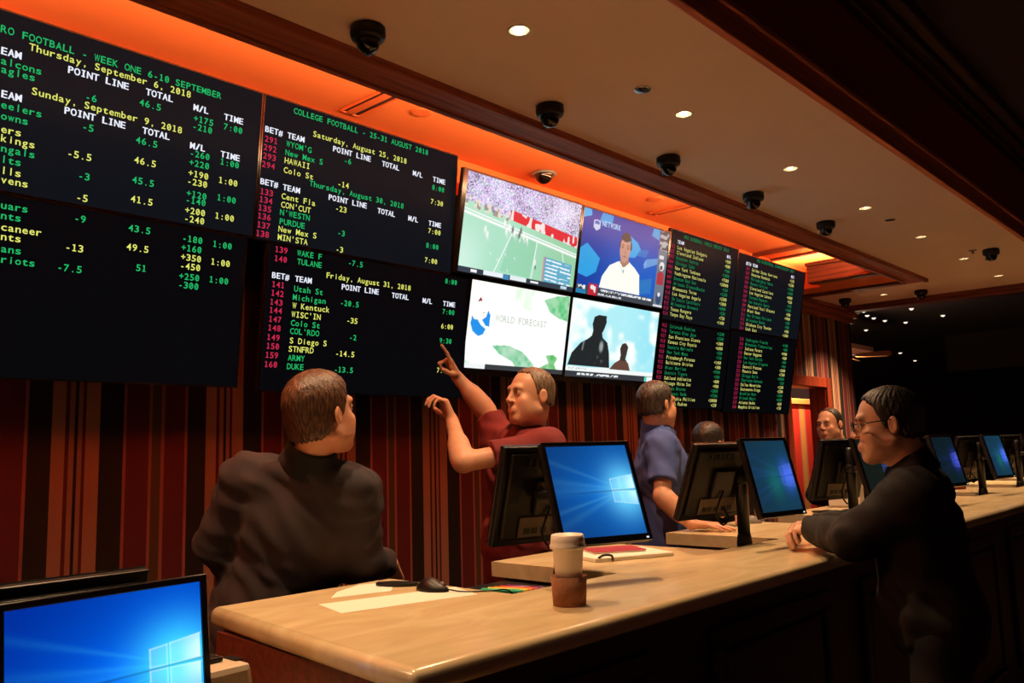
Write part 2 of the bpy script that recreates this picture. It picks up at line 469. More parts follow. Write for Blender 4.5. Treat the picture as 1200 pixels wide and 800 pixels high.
# ------------------------------------------------------------------ recessed downlights
DL_LABELS = ['recessed downlight over the near end of the counter, out past the first dome camera',
 'recessed downlight above the black mouse and papers',
 'largest recessed downlight in the cream ceiling, right of the nearest dome camera',
 'second lit downlight along the counter, beyond the nearer small ceiling sensor',
 'third lit downlight along the counter, out from the camera above the betting board',
 'fourth lit downlight along the counter, just before the farther small ceiling sensor',
 'fifth lit downlight along the counter, just beyond the farther small ceiling sensor',
 'sixth lit downlight along the counter, beside the lone camera near the ceiling edge',
 'seventh lit downlight, last of the row over the counter',
 'recessed downlight between the two dome cameras near the striped wall end']
for (x, y), lab in zip(LIGHTS, DL_LABELS):
    e = tag(empty('ceiling_downlight', (x, y, CEIL_Z)), lab, 'ceiling light', 'downlights in the cream ceiling')
    b = bmesh.new()
    lathe(b, [(0.0355, 0.0), (0.046, -0.0005), (0.0465, -0.003), (0.044, -0.0045), (0.0365, -0.002), (0.0355, 0.0)], 36, cap0=False, cap1=False)
    obj('trim_ring', b, M['white_trim'], e, True)
    b = bmesh.new()
    lathe(b, [(0.0355, 0.0), (0.034, 0.02), (0.030, 0.045), (0.022, 0.065), (0.018, 0.068)], 36, cap0=False, cap1=True)
    obj('reflector', b, M['reflector'], e, True)
    b = bmesh.new()
    lathe(b, [(0.010, 0.067), (0.015, 0.055), (0.017, 0.040), (0.016, 0.030), (0.012, 0.022), (0.004, 0.019)], 20)
    obj('bulb', b, M['bulb'], e, True)
    l = bpy.data.lights.new('downlight_beam', 'SPOT')
    l.energy = DOWNLIGHT_W * (6.5 if y > 2.5 else 1.0); l.color = DOWNLIGHT_COL
    l.spot_size = math.radians(108); l.spot_blend = 1.0; l.shadow_soft_size = 0.03
    lo = bpy.data.objects.new('downlight_beam', l); lo.location = (0, 0, 0.008)
    link(lo, e)

# ------------------------------------------------------------------ dome cameras
CAMS = [((1.794, 2.287, CEIL_Z), 'nearest and largest black dome camera, hanging by the tray trim above the college football board'),
 ((2.80, 2.289, CEIL_Z), 'second black dome camera along the trim, above the football television'),
 ((3.77, 2.291, CEIL_Z), 'third black dome camera along the trim, above the interview television'),
 ((4.72, 2.290, CEIL_Z), 'fourth black dome camera along the trim, above the baseball board'),
 ((5.732, 2.262, CEIL_Z), 'fifth black dome camera along the trim, before the bright end of the tray'),
 ((7.623, 1.685, CEIL_Z), 'lone black dome camera near the public edge of the cream ceiling'),
 ((9.183, 2.70, CEIL_Z), 'black dome camera at the far edge of the cream ceiling'),
 ((9.06, 3.43, CEIL_Z), 'small black dome camera above the end of the striped wall')]
for k, (p, lab) in enumerate(CAMS):
    e = tag(empty('dome_camera', p, (0, 0, 0.9 + 0.2 * k)), lab, 'security camera', 'dome cameras on the cream ceiling')
    obj('housing', lathe(bmesh.new(), [(0.055, 0), (0.062, -0.004), (0.063, -0.03), (0.058, -0.045), (0.048, -0.05)], 32), M['black_plastic'], e, True)
    obj('dome', lathe(bmesh.new(), [(0.044, -0.049)] + [(0.042 * math.cos(a), -0.056 - 0.042 * math.sin(a)) for a in [i * math.pi / 2 / 8 for i in range(8)]] + [(0.001, -0.098)], 28), M['smoke_glass'], e, True)
    b = lathe(bmesh.new(), [(0.012, -0.004), (0.014, 0.012), (0.006, 0.018)], 16)
    obj('lens', b, M['lens'], e, True, loc=(0.03, 0.0, -0.075), rot=(0, math.radians(110), 0))
e = tag(empty('recessed_dome_camera', (4.256, 3.552, TRAY_Z)), 'half-dome camera with a pale ring in the orange tray ceiling above the televisions', 'security camera')
obj('ring', lathe(bmesh.new(), [(0.058, 0), (0.085, -0.002), (0.086, -0.012), (0.066, -0.016), (0.058, -0.012)], 32), M['grey_plastic'], e, True)
obj('dome', lathe(bmesh.new(), [(0.062, -0.012)] + [(0.06 * math.cos(a), -0.014 - 0.06 * math.sin(a)) for a in [i * math.pi / 2 / 8 for i in range(8)]] + [(0.001, -0.074)], 28), M['smoke_glass'], e, True)
for (x, y), lab in (((2.946, 1.898), 'small round sensor in the cream ceiling between the two nearest lit downlights'), ((6.007, 1.924), 'small round sensor in the cream ceiling between the fourth and fifth lit downlights')):
    e = tag(empty('ceiling_sensor', (x, y, CEIL_Z)), lab, 'sensor', 'small sensors between the downlights')
    obj('ring', lathe(bmesh.new(), [(0.026, 0.0), (0.036, -0.002), (0.034, -0.007), (0.026, -0.006)], 24), M['chrome'], e, True)
    obj('eye', lathe(bmesh.new(), [(0.025, -0.004), (0.018, -0.010), (0.002, -0.013)], 20), M['smoke_glass'], e, True)
e = tag(empty('ceiling_sprinkler', (7.55, 1.80, CEIL_Z)), 'tiny ceiling plate beside the lone camera near the public edge', 'sprinkler')
obj('plate', lathe(bmesh.new(), [(0.03, 0.0), (0.032, -0.003), (0.02, -0.006)], 20), M['grey_plastic'], e, True)
obj('stem', lathe(bmesh.new(), [(0.008, -0.005), (0.008, -0.02), (0.014, -0.022), (0.014, -0.025)], 14), M['chrome'], e, True)
M['orange_trim'] = mat('orange_painted_ring', lin(216, 100, 48), 0.6, noise=0.05)
M['slot_dark'] = mat('dark_slot', lin(60, 18, 10), 0.9, noise=0.1)
for (x, y), lab in (((2.973, 3.328), 'round orange-rimmed speaker in the tray ceiling right of the nearer air slot'), ((5.331, 3.368), 'round orange-rimmed speaker in the tray ceiling left of the farther air slot')):
    e = tag(empty('ceiling_speaker', (x, y, TRAY_Z)), lab, 'speaker', 'speakers in the tray ceiling')
    obj('ring', lathe(bmesh.new(), [(0.03, -0.002), (0.06, 0), (0.062, -0.005), (0.055, -0.009), (0.03, -0.006)], 28), M['orange_trim'], e, True)
    obj('grille', lathe(bmesh.new(), [(0.03, -0.003), (0.016, -0.0035), (0.001, -0.004)], 24), M['slot_dark'], e, True)
for x, lab in ((2.70, 'linear air slot in the orange tray ceiling above the college football board'), (5.66, 'linear air slot in the orange tray ceiling above the interview television')):
    e = tag(empty('air_slot', (x, 3.16, TRAY_Z)), lab, 'air vent', 'air slots in the tray ceiling')
    b = bmesh.new()
    for x0, x1 in ((-0.062, -0.056), (-0.03, 0.014), (0.05, 0.058)): box(b, x0, x1, -0.42, 0.44, -0.012, 0, 0.001, 1)
    box(b, -0.056, 0.05, 0.434, 0.44, -0.012, 0); box(b, -0.056, 0.05, -0.42, -0.414, -0.012, 0)
    obj('frame', b, M['orange_trim'], e)
    b = bmesh.new()
    box(b, -0.056, -0.03, -0.414, 0.434, -0.004, 0); box(b, 0.014, 0.05, -0.414, 0.434, -0.004, 0)
    obj('opening', b, M['slot_dark'], e)

# far downlights in the dark hall
for k, (x, y) in enumerate([(14.13, 5.06), (14.67, 5.20), (15.08, 5.236), (15.58, 5.222), (16.14, 5.05), (15.80, 4.324), (14.52, 4.435), (16.61, 5.93), (21.83, 7.016), (24.37, 7.47), (23.24, 5.85)]):
    e = tag(empty('hall_downlight', (x, y, 3.6)), 'small white downlight in the dark ceiling of the hall beyond the striped wall', 'ceiling light', 'far downlights in the dark hall')
    s = 0.72 if x < 20 else 0.9
    obj('rim', lathe(bmesh.new(), [(0.05 * s, 0), (0.062 * s, -0.002), (0.06 * s, -0.008), (0.05 * s, -0.006)], 20), M['white_trim'], e, True)
    obj('lamp', lathe(bmesh.new(), [(0.049 * s, -0.003), (0.042 * s, -0.02), (0.02 * s, -0.03), (0.002, -0.033)], 20), M['farbulb'], e, True)
# ceiling fan in the hall
M['fanwood'] = wood('pale_fan_blade', lin(190, 130, 80), lin(226, 170, 112), 0.5, 0)
fan = tag(empty('ceiling_fan', (13.2, 5.08, 2.80), (0, 0, 0.10)), 'ceiling fan with pale wooden blades in the dark hall beside the striped wall', 'ceiling fan')
obj('downrod', lathe(bmesh.new(), [(0.05, 0.68), (0.05, 0.62), (0.012, 0.6), (0.012, 0.1)], 14), M['black_metal'], fan, True)
obj('motor', lathe(bmesh.new(), [(0.03, 0.12), (0.1, 0.1), (0.12, 0.05), (0.12, 0.0), (0.08, -0.03), (0.03, -0.04)], 24), M['black_metal'], fan, True)
for k in range(5):
    b = bmesh.new()
    out = [(0.16, -0.05), (0.3, -0.075), (0.62, -0.085), (0.68, -0.06), (0.68, 0.06), (0.62, 0.085), (0.3, 0.075), (0.16, 0.05)]
    prism(b, out, -0.004, 0.004)
    bl = obj('blade', b, M['fanwood'], fan)
    bl.rotation_euler = (math.radians(32), 0, 2 * math.pi * k / 5)
    br = obj('bracket', boxbm(0.08, 0.2, -0.015, 0.015, -0.012, -0.005, 0.002), M['black_metal'], bl)
obj('light_globe', lathe(bmesh.new(), [(0.03, -0.04), (0.06, -0.06), (0.07, -0.09), (0.05, -0.125), (0.002, -0.14)], 20), emitter('fan_globe', (1, .75, .5, 1), 0.06), fan, True)
fl = bpy.data.lights.new('blade_fill', 'POINT'); fl.energy = 80; fl.color = (1, .7, .42); fl.shadow_soft_size = 0.07  # added fill below the unlit globe, brightens the blade undersides
fo = bpy.data.objects.new('blade_fill', fl); fo.location = (0, 0, -0.24); link(fo, fan)

# ------------------------------------------------------------------ striped half-height partition behind the doorway
part = tag(empty('partition', (9.6, 4.35, 0)), 'bright red striped half-height partition with a pale wooden cap, seen through the doorway', 'partition')
M['bright_stripes'] = stripes_mat('partition_stripes', -0.89, 1.6, lin(168, 40, 28), lin(176, 124, 60))
obj('panel', boxbm(-0.95, 0.95, -0.05, 0.05, 0, 1.935), M['bright_stripes'], part)
obj('cap', boxbm(-0.97, 0.97, -0.075, 0.075, 1.935, 2.0, 0.006), wood('pale_cap_wood', lin(190, 110, 60), lin(220, 140, 84), 0.4, 0), part)
# a ceiling lamp in the passage lights it
pl_ = tag(empty('passage_lamp', (9.45, 4.02, 2.62)), 'small lamp in the passage ceiling behind the doorway, lighting the partition', 'ceiling light')
obj('fitting', lathe(bmesh.new(), [(0.03, 0.0), (0.034, -0.004), (0.026, -0.014), (0.002, -0.016)], 20), M['white_trim'], pl_, True)

sp = bpy.data.lights.new('passage_beam', 'SPOT'); sp.energy = 430; sp.color = DOWNLIGHT_COL; sp.spot_size = math.radians(150); sp.spot_blend = .6; sp.shadow_soft_size = .03
so = bpy.data.objects.new('passage_beam', sp); so.location = (0, 0, -0.02); so.rotation_euler = (math.radians(14), 0, 0); link(so, pl_)

# ------------------------------------------------------------------ the service counter
CT = 1.11
PITCH_X = 1.13
front_y, back_y, notch_y = 1.214, 2.146, 1.605
XE = 9.2
poly = [(1.047, 1.226), (1.06, 1.214), (XE, 1.214), (XE, back_y)]
for k in range(6, -1, -1):
    a, b_ = 1.755 + PITCH_X * k, 2.215 + PITCH_X * k
    poly += [(b_, back_y), (b_, notch_y), (a, notch_y + 0.02), (a, back_y)]
poly += [(1.158, back_y)]
ctr = tag(empty('service_counter', (5.0, 1.7, 0)), 'long service counter with cream marble top, dark panelled front and reddish end', 'counter')
def rel(bm, o=(5.0, 1.7, 0)):
    bmesh.ops.translate(bm, vec=(-o[0], -o[1], -o[2]), verts=bm.verts)
    return bm
wt = prism(bmesh.new(), poly, CT - 0.050, CT)
flat = lambda e: abs(e.verts[0].co.z - e.verts[1].co.z) < 1e-6
outer = [e for e in wt.edges if flat(e) and (all(v.co.y < 1.23 for v in e.verts) or all(v.co.x < 1.17 for v in e.verts))]
bmesh.ops.bevel(wt, geom=outer, offset=0.020, segments=5, profile=0.5, affect='EDGES')
wo = obj('worktop', rel(wt), M['marble'], ctr)
for p_ in wo.data.polygons: p_.use_smooth = abs(p_.normal.z) < .995 and p_.area < .6 and (p_.center.y + 1.7 < 1.24 or p_.center.x + 5 < 1.18)
M['redwood'] = wood('reddish_end_wood', lin(70, 27, 17), lin(116, 52, 31), 0.4, 0)
base = prism(bmesh.new(), [(1.11, 1.31), (XE - 0.05, 1.31), (XE - 0.05, 1.59), (1.15, 1.59)], 0.1, CT - 0.051)
obj('base', rel(base), M['darkwood'], ctr)
for k in range(-1, 7):
    a, b_ = (2.225, 2.875)
    a += PITCH_X * k; b_ += PITCH_X * k
    if k == -1: a = 1.165
    if k == 6: b_ = XE - 0.05
    obj('bay_support', rel(boxbm(a, b_, 1.5905, 2.09, 0.1, CT - 0.051)), M['darkwood'] if k >= 0 else M['redwood'], ctr)
obj('end_panel', rel(prism(bmesh.new(), [(1.088, 1.30), (1.108, 1.30), (1.163, 2.09), (1.143, 2.09)], 0.02, CT - 0.051)), M['redwood'], ctr)
obj('kick_board', rel(boxbm(1.16, XE - 0.08, 1.35, 1.37, 0.0, 0.1)), M['black_plastic'], ctr)
for k in range(-1, 7):
    x0 = 2.235 + PITCH_X * k; x1 = x0 + 0.83
    if k == -1: x0 = 1.16
    b = boxbm(x0, x1, 1.285, 1.31, 0.92, 0.975, 0.008)
    box(b, x0, x1, 1.285, 1.31, 0.2, 0.255, 0.008)
    box(b, x0, x0 + 0.055, 1.285, 1.31, 0.255, 0.92, 0.008)
    box(b, x1 - 0.055, x1, 1.285, 1.31, 0.255, 0.92, 0.008)
    box(b, x0 + 0.075, x1 - 0.075, 1.295, 1.31, 0.275, 0.90, 0.012)
    obj('front_panel', rel(b), M['darkwood'], ctr)
for k in range(0, 7):
    a, b_ = 1.757 + PITCH_X * k, 2.213 + PITCH_X * k
    obj('bay_shelf', rel(boxbm(a + .01, b_ - .01, 1.592, 2.08, 1.028, 1.052, 0.003)), M['black_plastic'], ctr)

# lower counter to the left, below the frame
low = tag(empty('low_counter', (0.1, 1.7, 0)), 'lower counter left of the marble one, carrying the nearest blue monitor', 'counter')
obj('worktop', rel(prism(bmesh.new(), [(-1.6, 1.214), (1.03, 1.214), (1.08, 2.1), (-1.6, 2.1)], 0.815, 0.86, 0.012, 3), (0.1, 1.7, 0)), M['marble'], low)
obj('base', rel(boxbm(-1.55, 1.04, 1.31, 2.05, 0.02, 0.814), (0.1, 1.7, 0)), M['darkwood'], low)

# ------------------------------------------------------------------ screens painted as vertex-coloured grids
def smooth(a, b, x):
    t = np.clip((x - a) / (b - a), 0, 1)
    return t * t * (3 - 2 * t)

def grid_picture(name, w, h, nu, nv, fun, parent, y=-0.0015, m=None):
    """flat lit picture in the xz plane facing -y; fun(U, V) -> rgb (linear)"""
    u = np.linspace(0, 1, nu + 1); v = np.linspace(0, 1, nv + 1)
    U, V = np.meshgrid(u, v)
    rgb = np.clip(fun(U, V), 0, 3).reshape(-1, 3)
    me = bpy.data.meshes.new(name)
    co = np.stack([(U - 0.5) * w, np.full_like(U, y), V * h], -1).reshape(-1, 3)
    idx = np.arange((nu + 1) * (nv + 1)).reshape(nv + 1, nu + 1)
    q = np.stack([idx[:-1, :-1], idx[:-1, 1:], idx[1:, 1:], idx[1:, :-1]], -1).reshape(-1, 4)
    me.vertices.add(len(co)); me.vertices.foreach_set('co', co.ravel().astype(np.float32))
    me.loops.add(q.size); me.loops.foreach_set('vertex_index', q.ravel().astype(np.int32))
    me.polygons.add(len(q)); me.polygons.foreach_set('loop_start', (np.arange(len(q)) * 4).astype(np.int32))
    me.polygons.foreach_set('loop_total', np.full(len(q), 4, np.int32))
    me.update(calc_edges=True)
    at = me.color_attributes.new('picture', 'FLOAT_COLOR', 'POINT')
    at.data.foreach_set('color', np.concatenate([rgb, np.ones((len(rgb), 1))], 1).astype(np.float32).ravel())
    me.materials.append(m or M['picture'])
    o = bpy.data.objects.new(name, me)
    return link(o, parent)

def over(img, col, a):
    a = a[..., None] if a.ndim == 2 else a
    return img * (1 - a) + np.array(col)[None, None, :] * a

def inpoly(U, V, pts):
    c = np.zeros(U.shape, bool)
    n = len(pts)
    for i in range(n):
        x1, y1 = pts[i]; x2, y2 = pts[(i + 1) % n]
        cond = (y1 > V) != (y2 > V)
        with np.errstate(divide='ignore', invalid='ignore'):
            c ^= cond & (U < (x2 - x1) * (V - y1) / (y2 - y1 + 1e-12) + x1)
    return c.astype(float)

def segd(U, V, a, b, asp=1.0):
    ax, ay, bx, by = a[0] * asp, a[1], b[0] * asp, b[1]
    X, Y = U * asp, V
    t = np.clip(((X - ax) * (bx - ax) + (Y - ay) * (by - ay)) / ((bx - ax) ** 2 + (by - ay) ** 2 + 1e-12), 0, 1)
    return np.hypot(X - ax - t * (bx - ax), Y - ay - t * (by - ay))

def vnoise(U, V, sx, sy, seed):
    r = np.random.RandomState(seed).rand(sy + 2, sx + 2)
    x, y = U * sx, V * sy
    i, j = np.floor(x).astype(int), np.floor(y).astype(int)
    fx, fy = x - i, y - j
    fx = fx * fx * (3 - 2 * fx); fy = fy * fy * (3 - 2 * fy)
    return (r[j, i] * (1 - fx) * (1 - fy) + r[j, i + 1] * fx * (1 - fy) + r[j + 1, i] * (1 - fx) * fy + r[j + 1, i + 1] * fx * fy)

def wallpaper(style):
    """blue desktop: light streaming out of a four-pane window at the right"""
    base, mid, hot = {'vivid': ((0.0, 0.012, 0.26), (0.0, 0.15, 1.0), (0.06, 0.85, 1.25)),
                      'blue': ((0.004, 0.035, 0.17), (0.005, 0.16, 0.62), (0.16, 0.75, 1.1)),
                      'teal': ((0.008, 0.030, 0.055), (0.008, 0.055, 0.11), (0.05, 0.15, 0.85)),
                      'dark': ((0.004, 0.011, 0.014), (0.005, 0.016, 0.026), (0.03, 0.04, 0.45)), 'off': ((0.007, 0.010, 0.008), (0.008, 0.012, 0.009), (0.010, 0.014, 0.012))}[style]
    def f(U, V):
        cx, cy = 0.86, 0.49
        A = 1.15
        du, dv = (U - cx) * A, V - cy
        r = np.hypot(du, dv)
        img = np.zeros(U.shape + (3,)) + np.array(base)
        ang = np.arctan2(dv, -du)
        fan = np.exp(-(ang / 0.42) ** 2) * np.exp(-r / 0.55)
        img = over(img, mid, np.clip(0.75 * np.exp(-(r / 0.5) ** 1.6) + 0.75 * fan + 0.25 * np.exp(-(r / 0.9) ** 2), 0, 1))
        k = 1.0 if style in ('vivid', 'blue') else 0.8
        for a0, wd, s in ((0.34, 0.03, .22), (0.13, 0.04, .22), (-0.22, 0.025, .3), (-0.36, 0.05, .18), (0.02, .07, .2)):
            img = over(img, hot, np.clip(s * k * np.exp(-((ang - a0) / wd) ** 2) * np.exp(-r / 0.55) * (r > .1), 0, 1))
        img = over(img, hot, np.clip(1.1 * np.exp(-(r / (0.24 if style in ('vivid', 'blue') else 0.17)) ** 2.0), 0, 1))
        # the window: two columns of panes in perspective
        panes = [[(0.70, 0.365), (0.795, 0.355), (0.795, 0.478), (0.70, 0.48)], [(0.70, 0.502), (0.795, 0.50), (0.795, 0.628), (0.70, 0.615)],
                 [(0.812, 0.35), (0.99, 0.325), (0.99, 0.472), (0.812, 0.476)], [(0.812, 0.502), (0.99, 0.50), (0.99, 0.66), (0.812, 0.632)]]
        white = np.array((0.8, 1.15, 1.3)) if style in ('vivid', 'blue') else np.array((0.14, 0.22, 1.0))
        for i, p in enumerate(panes):
            ins = inpoly(U, V, p)
            g = ins * ((0.10 if i < 2 else 0.18) + (0.0 if i < 2 else .75) * smooth(.84, 1.0, U) * np.exp(-((V - .52) / .16) ** 2))
            img = over(img, white, np.clip(g * (1.0 if style in ('vivid', 'blue') else .6), 0, 1))
            for j in range(4):
                d = segd(U, V, p[j], p[(j + 1) % 4], A)
                if j == 1 and i >= 2: continue
                img = over(img, white, np.clip(0.42 * np.exp(-(d / 0.005) ** 2), 0, 1) * (1.0 if style in ('vivid', 'blue') else .8))
        # dark line of the horizon between the panes
        d = np.abs(V - (0.49 + (U - 0.8) * 0.03))
        img *= (1 - 0.45 * np.exp(-(d / 0.008) ** 2) * smooth(0.0, 0.5, U))[..., None]
        if style == 'teal':
            gsp = np.exp(-(((U - .52) / .16) ** 2 + ((V - .40) / .2) ** 2))
            img = over(img, (0.01, 0.17, 0.13), 0.55 * gsp)
        return img
    return f

# ------------------------------------------------------------------ flat monitors on twin poles
def make_monitor(w, h, style, label, group, loc, yaw, lean, res=(110, 100), rear=True):
    e = tag(empty('monitor', loc, (-lean, 0, yaw)), label, 'monitor', group)
    bz = 0.013
    b = boxbm(-w / 2, w / 2, 0.002, 0.022, 0, h, 0.004)
    box(b, -w / 2 + .02, w / 2 - .02, 0.022, 0.034, 0.02, h - .02, 0.008)
    obj('housing', b, M['black_plastic'], e)
    fr = boxbm(-w / 2, w / 2, -0.005, 0.002, h - bz, h, 0.0015, 1)
    box(fr, -w / 2, w / 2, -0.005, 0.002, 0, bz * 1.6, 0.0015, 1)
    box(fr, -w / 2, -w / 2 + bz, -0.005, 0.002, bz * 1.6, h - bz, 0.0015, 1)
    box(fr, w / 2 - bz, w / 2, -0.005, 0.002, bz * 1.6, h - bz, 0.0015, 1)
    obj('bezel', fr, M['black_gloss'], e)
    s = grid_picture('screen', w - 2 * bz, h - 2.6 * bz, res[0], res[1], wallpaper(style), e, 0.0005)
    s.location = (0, 0, bz * 1.6)
    obj('power_light', boxbm(w / 2 - 0.022, w / 2 - 0.014, -0.0065, -0.005, 0.006, 0.011), emitter('power_light', (.8, .9, 1, 1), .8), e)
    if rear:
        b = boxbm(-0.055, 0.055, 0.034, 0.05, h * .5 - .055, h * .5 + .055, 0.004)
        obj('mount_plate', b, M['black_metal'], e)
        pp = obj('port_panel', boxbm(-0.10, 0.10, 0.034, 0.042, 0.03, 0.095, 0.003), M['grey_plastic'] if False else mat('port_panel_grey', lin(96, 84, 72), 0.5), e)
        b = bmesh.new()
        for x0 in (-0.085, -0.05, -0.005, 0.03, 0.06):
            box(b, x0, x0 + 0.022, 0.042, 0.0435, 0.042, 0.06)
        obj('sockets', b, M['black_plastic'], pp)
        b = tube(bmesh.new(), spline([(-0.04, 0.045, 0.05), (-0.045, 0.075, 0.02), (-0.01, 0.08, 0.0), (0.03, 0.07, 0.05), (0.0, 0.055, 0.13)], 8), 0.004)
        obj('cable', b, M['black_plastic'], e, True)
        b = bmesh.new()
        for i in range(9): box(b, -0.11 + i * .025, -0.098 + i * .025, 0.034, 0.0352, h - .06, h - .035)
        obj('vent_slots', b, M['black_gloss'], e)
    return e

def copy_tree(o, parent=None):
    c = o.copy(); COL.objects.link(c); c.parent = parent
    for ch in list(o.children): copy_tree(ch, c)
    return c

def place(mon, bl, w, yaw, lean):
    """bl = lower left corner of the screen seen from its front"""
    x = bl[0] + math.cos(yaw) * w / 2; y = bl[1] + math.sin(yaw) * w / 2
    mon.location = (x, y, bl[2]); mon.rotation_euler = (-lean, 0, yaw)

GC = 'customer monitors along the counter'
GS = 'staff monitors along the counter'
CUST = [((1.881, 1.546, 1.225), .309, .311, -.353, .36, 'blue', 'lit blue desktop monitor facing the public behind the paper cup'),
        ((2.953, 1.48, 1.223), .281, .305, -.167, .254, 'teal', 'blue-green desktop monitor facing the public beside the man in the blue polo shirt'),
        ((4.10, 1.50, 1.22), .285, .305, -.17, .26, 'off', 'dark-screened public monitor half hidden by the man in glasses'),
        ((5.24, 1.50, 1.22), .285, .305, -.15, .25, 'dark', 'dim monitor with a blue glow just right of the shoulder of the man in glasses'),
        ((6.36, 1.50, 1.22), .285, .305, -.15, .25, 'teal', 'small far blue-green monitor near the right edge, right of the far pole'),
        ((7.50, 1.50, 1.22), .285, .305, -.15, .25, 'dark', 'farthest public monitor, at the right edge of view')]
for bl, w, h, yaw, lean, st, lab in CUST:
    mo = make_monitor(w, h, st, lab, GC, (0, 0, 0), 0, 0, (130, 120) if st == 'blue' else (70, 64), rear=False)
    place(mo, bl, w, yaw, lean)
STAFF = [((1.888, 1.845, 1.214), -.186, -.278, 'black back of the staff monitor in front of the man in maroon'),
         ((2.865, 1.80, 1.218), -.20, -.38, 'back of the staff monitor with grey ports, beside the man in blue'),
         ((4.129, 1.817, 1.212), -.287, -.295, 'back of the staff monitor in front of the balding man'),
         ((5.25, 1.817, 1.212), -.25, -.295, 'staff monitor hidden behind the man in glasses'),
         ((6.38, 1.817, 1.212), -.25, -.295, 'far staff monitor left of the far blue-green one'),
         ((7.52, 1.817, 1.212), -.25, -.295, 'farthest staff monitor, by the right edge of view')]
proto = None
SW, SH = .36, .31
for (o_, yaw, lean, lab) in STAFF:
    if proto is None:
        proto = mo = make_monitor(SW, SH, 'dark', lab, GS, (0, 0, 0), 0, 0, (30, 26))
    else:
        mo = copy_tree(proto); mo['label'] = lab
    br = (o_[0] + math.cos(yaw) * SW, o_[1] + math.sin(yaw) * SW, o_[2])
    place(mo, br, SW, yaw + math.pi, -lean)
mo = make_monitor(.38, .31, 'vivid', 'nearest monitor with a vivid blue desktop at the lower left corner', 'monitors on the low counter', (0, 0, 0), 0, 0, (200, 180), rear=False)
place(mo, (0.475, 1.529, 0.968), .38, .101, .109)
mo = copy_tree(proto); mo['label'] = 'dark back of the monitor behind the nearest vivid blue one'; mo['group'] = 'monitors on the low counter'
place(mo, (0.475 + .315, 1.80, 0.985), SW, math.pi + .02, .22)

# poles carrying each pair
def make_pole(loc, label):
    e = tag(empty('monitor_pole', loc), label, 'monitor stand', 'poles carrying the monitor pairs')
    obj('foot', lathe(bmesh.new(), [(0.030, 0.0), (0.030, 0.06), (0.027, 0.085), (0.025, 0.095)], 24), M['black_metal'], e, True)
    obj('column', lathe(bmesh.new(), [(0.024, 0.09), (0.024, 0.40), (0.018, 0.41), (0.004, 0.412)], 20), M['black_metal'], e, True)
    obj('collar', lathe(bmesh.new(), [(0.027, 0.29), (0.030, 0.295), (0.030, 0.325), (0.027, 0.33)], 20), M['black_plastic'], e, True)
    obj('arm', boxbm(-0.02, 0.02, -0.075, 0.085, 0.295, 0.322, 0.005), M['black_metal'], e)
    return e
POLES = [((2.0, 1.648, 1.0525), 'monitor pole hidden behind the paper cup'), ((3.13, 1.648, 1.0525), 'black monitor pole just right of the hand of the man in blue'),
         ((4.26, 1.648, 1.0525), 'black monitor pole left of the chest of the man in glasses'), ((5.39, 1.648, 1.0525), 'monitor pole behind the man in glasses'),
         ((6.58, 1.648, 1.0525), 'far black monitor pole right of the man in glasses'), ((7.66, 1.648, 1.0525), 'farthest monitor pole, at the right edge of view')]
pp0 = None
for p, lab in POLES:
    if pp0 is None: pp0 = po = make_pole(p, lab)
    else:
        po = copy_tree(pp0); po.location = p; po['label'] = lab
po = copy_tree(pp0); po.location = (0.66, 1.655, 0.8605); po['label'] = 'monitor pole on the low counter behind the nearest vivid blue monitor'
po.scale = (1, 1, 0.85)

# ------------------------------------------------------------------ wall displays
CW, CH = 0.0245, 0.0285
_gc = {}
def glyph(ch):
    """flat triangles of one character from the built-in font, normalised to cap height 1"""
    if ch in _gc: return _gc[ch]
    cu = bpy.data.curves.new('glyph', 'FONT')
    cu.body = ch; cu.size = 1.0; cu.resolution_u = 3; cu.offset = 0.012
    o = bpy.data.objects.new('glyph', cu); COL.objects.link(o)
    dg = bpy.context.evaluated_depsgraph_get(); dg.update()
    ev = o.evaluated_get(dg); me = ev.to_mesh()
    me.calc_loop_triangles()
    v = [(p.co.x, p.co.y) for p in me.vertices]
    t = [tuple(q.vertices) for q in me.loop_triangles]
    ev.to_mesh_clear(); bpy.data.objects.remove(o); bpy.data.curves.remove(cu)
    _gc[ch] = (v, t)
    return _gc[ch]
def _caph():
    v, _ = glyph('H'); ys = [p[1] for p in v]
    return max(ys) - min(ys)
CAP = _caph()

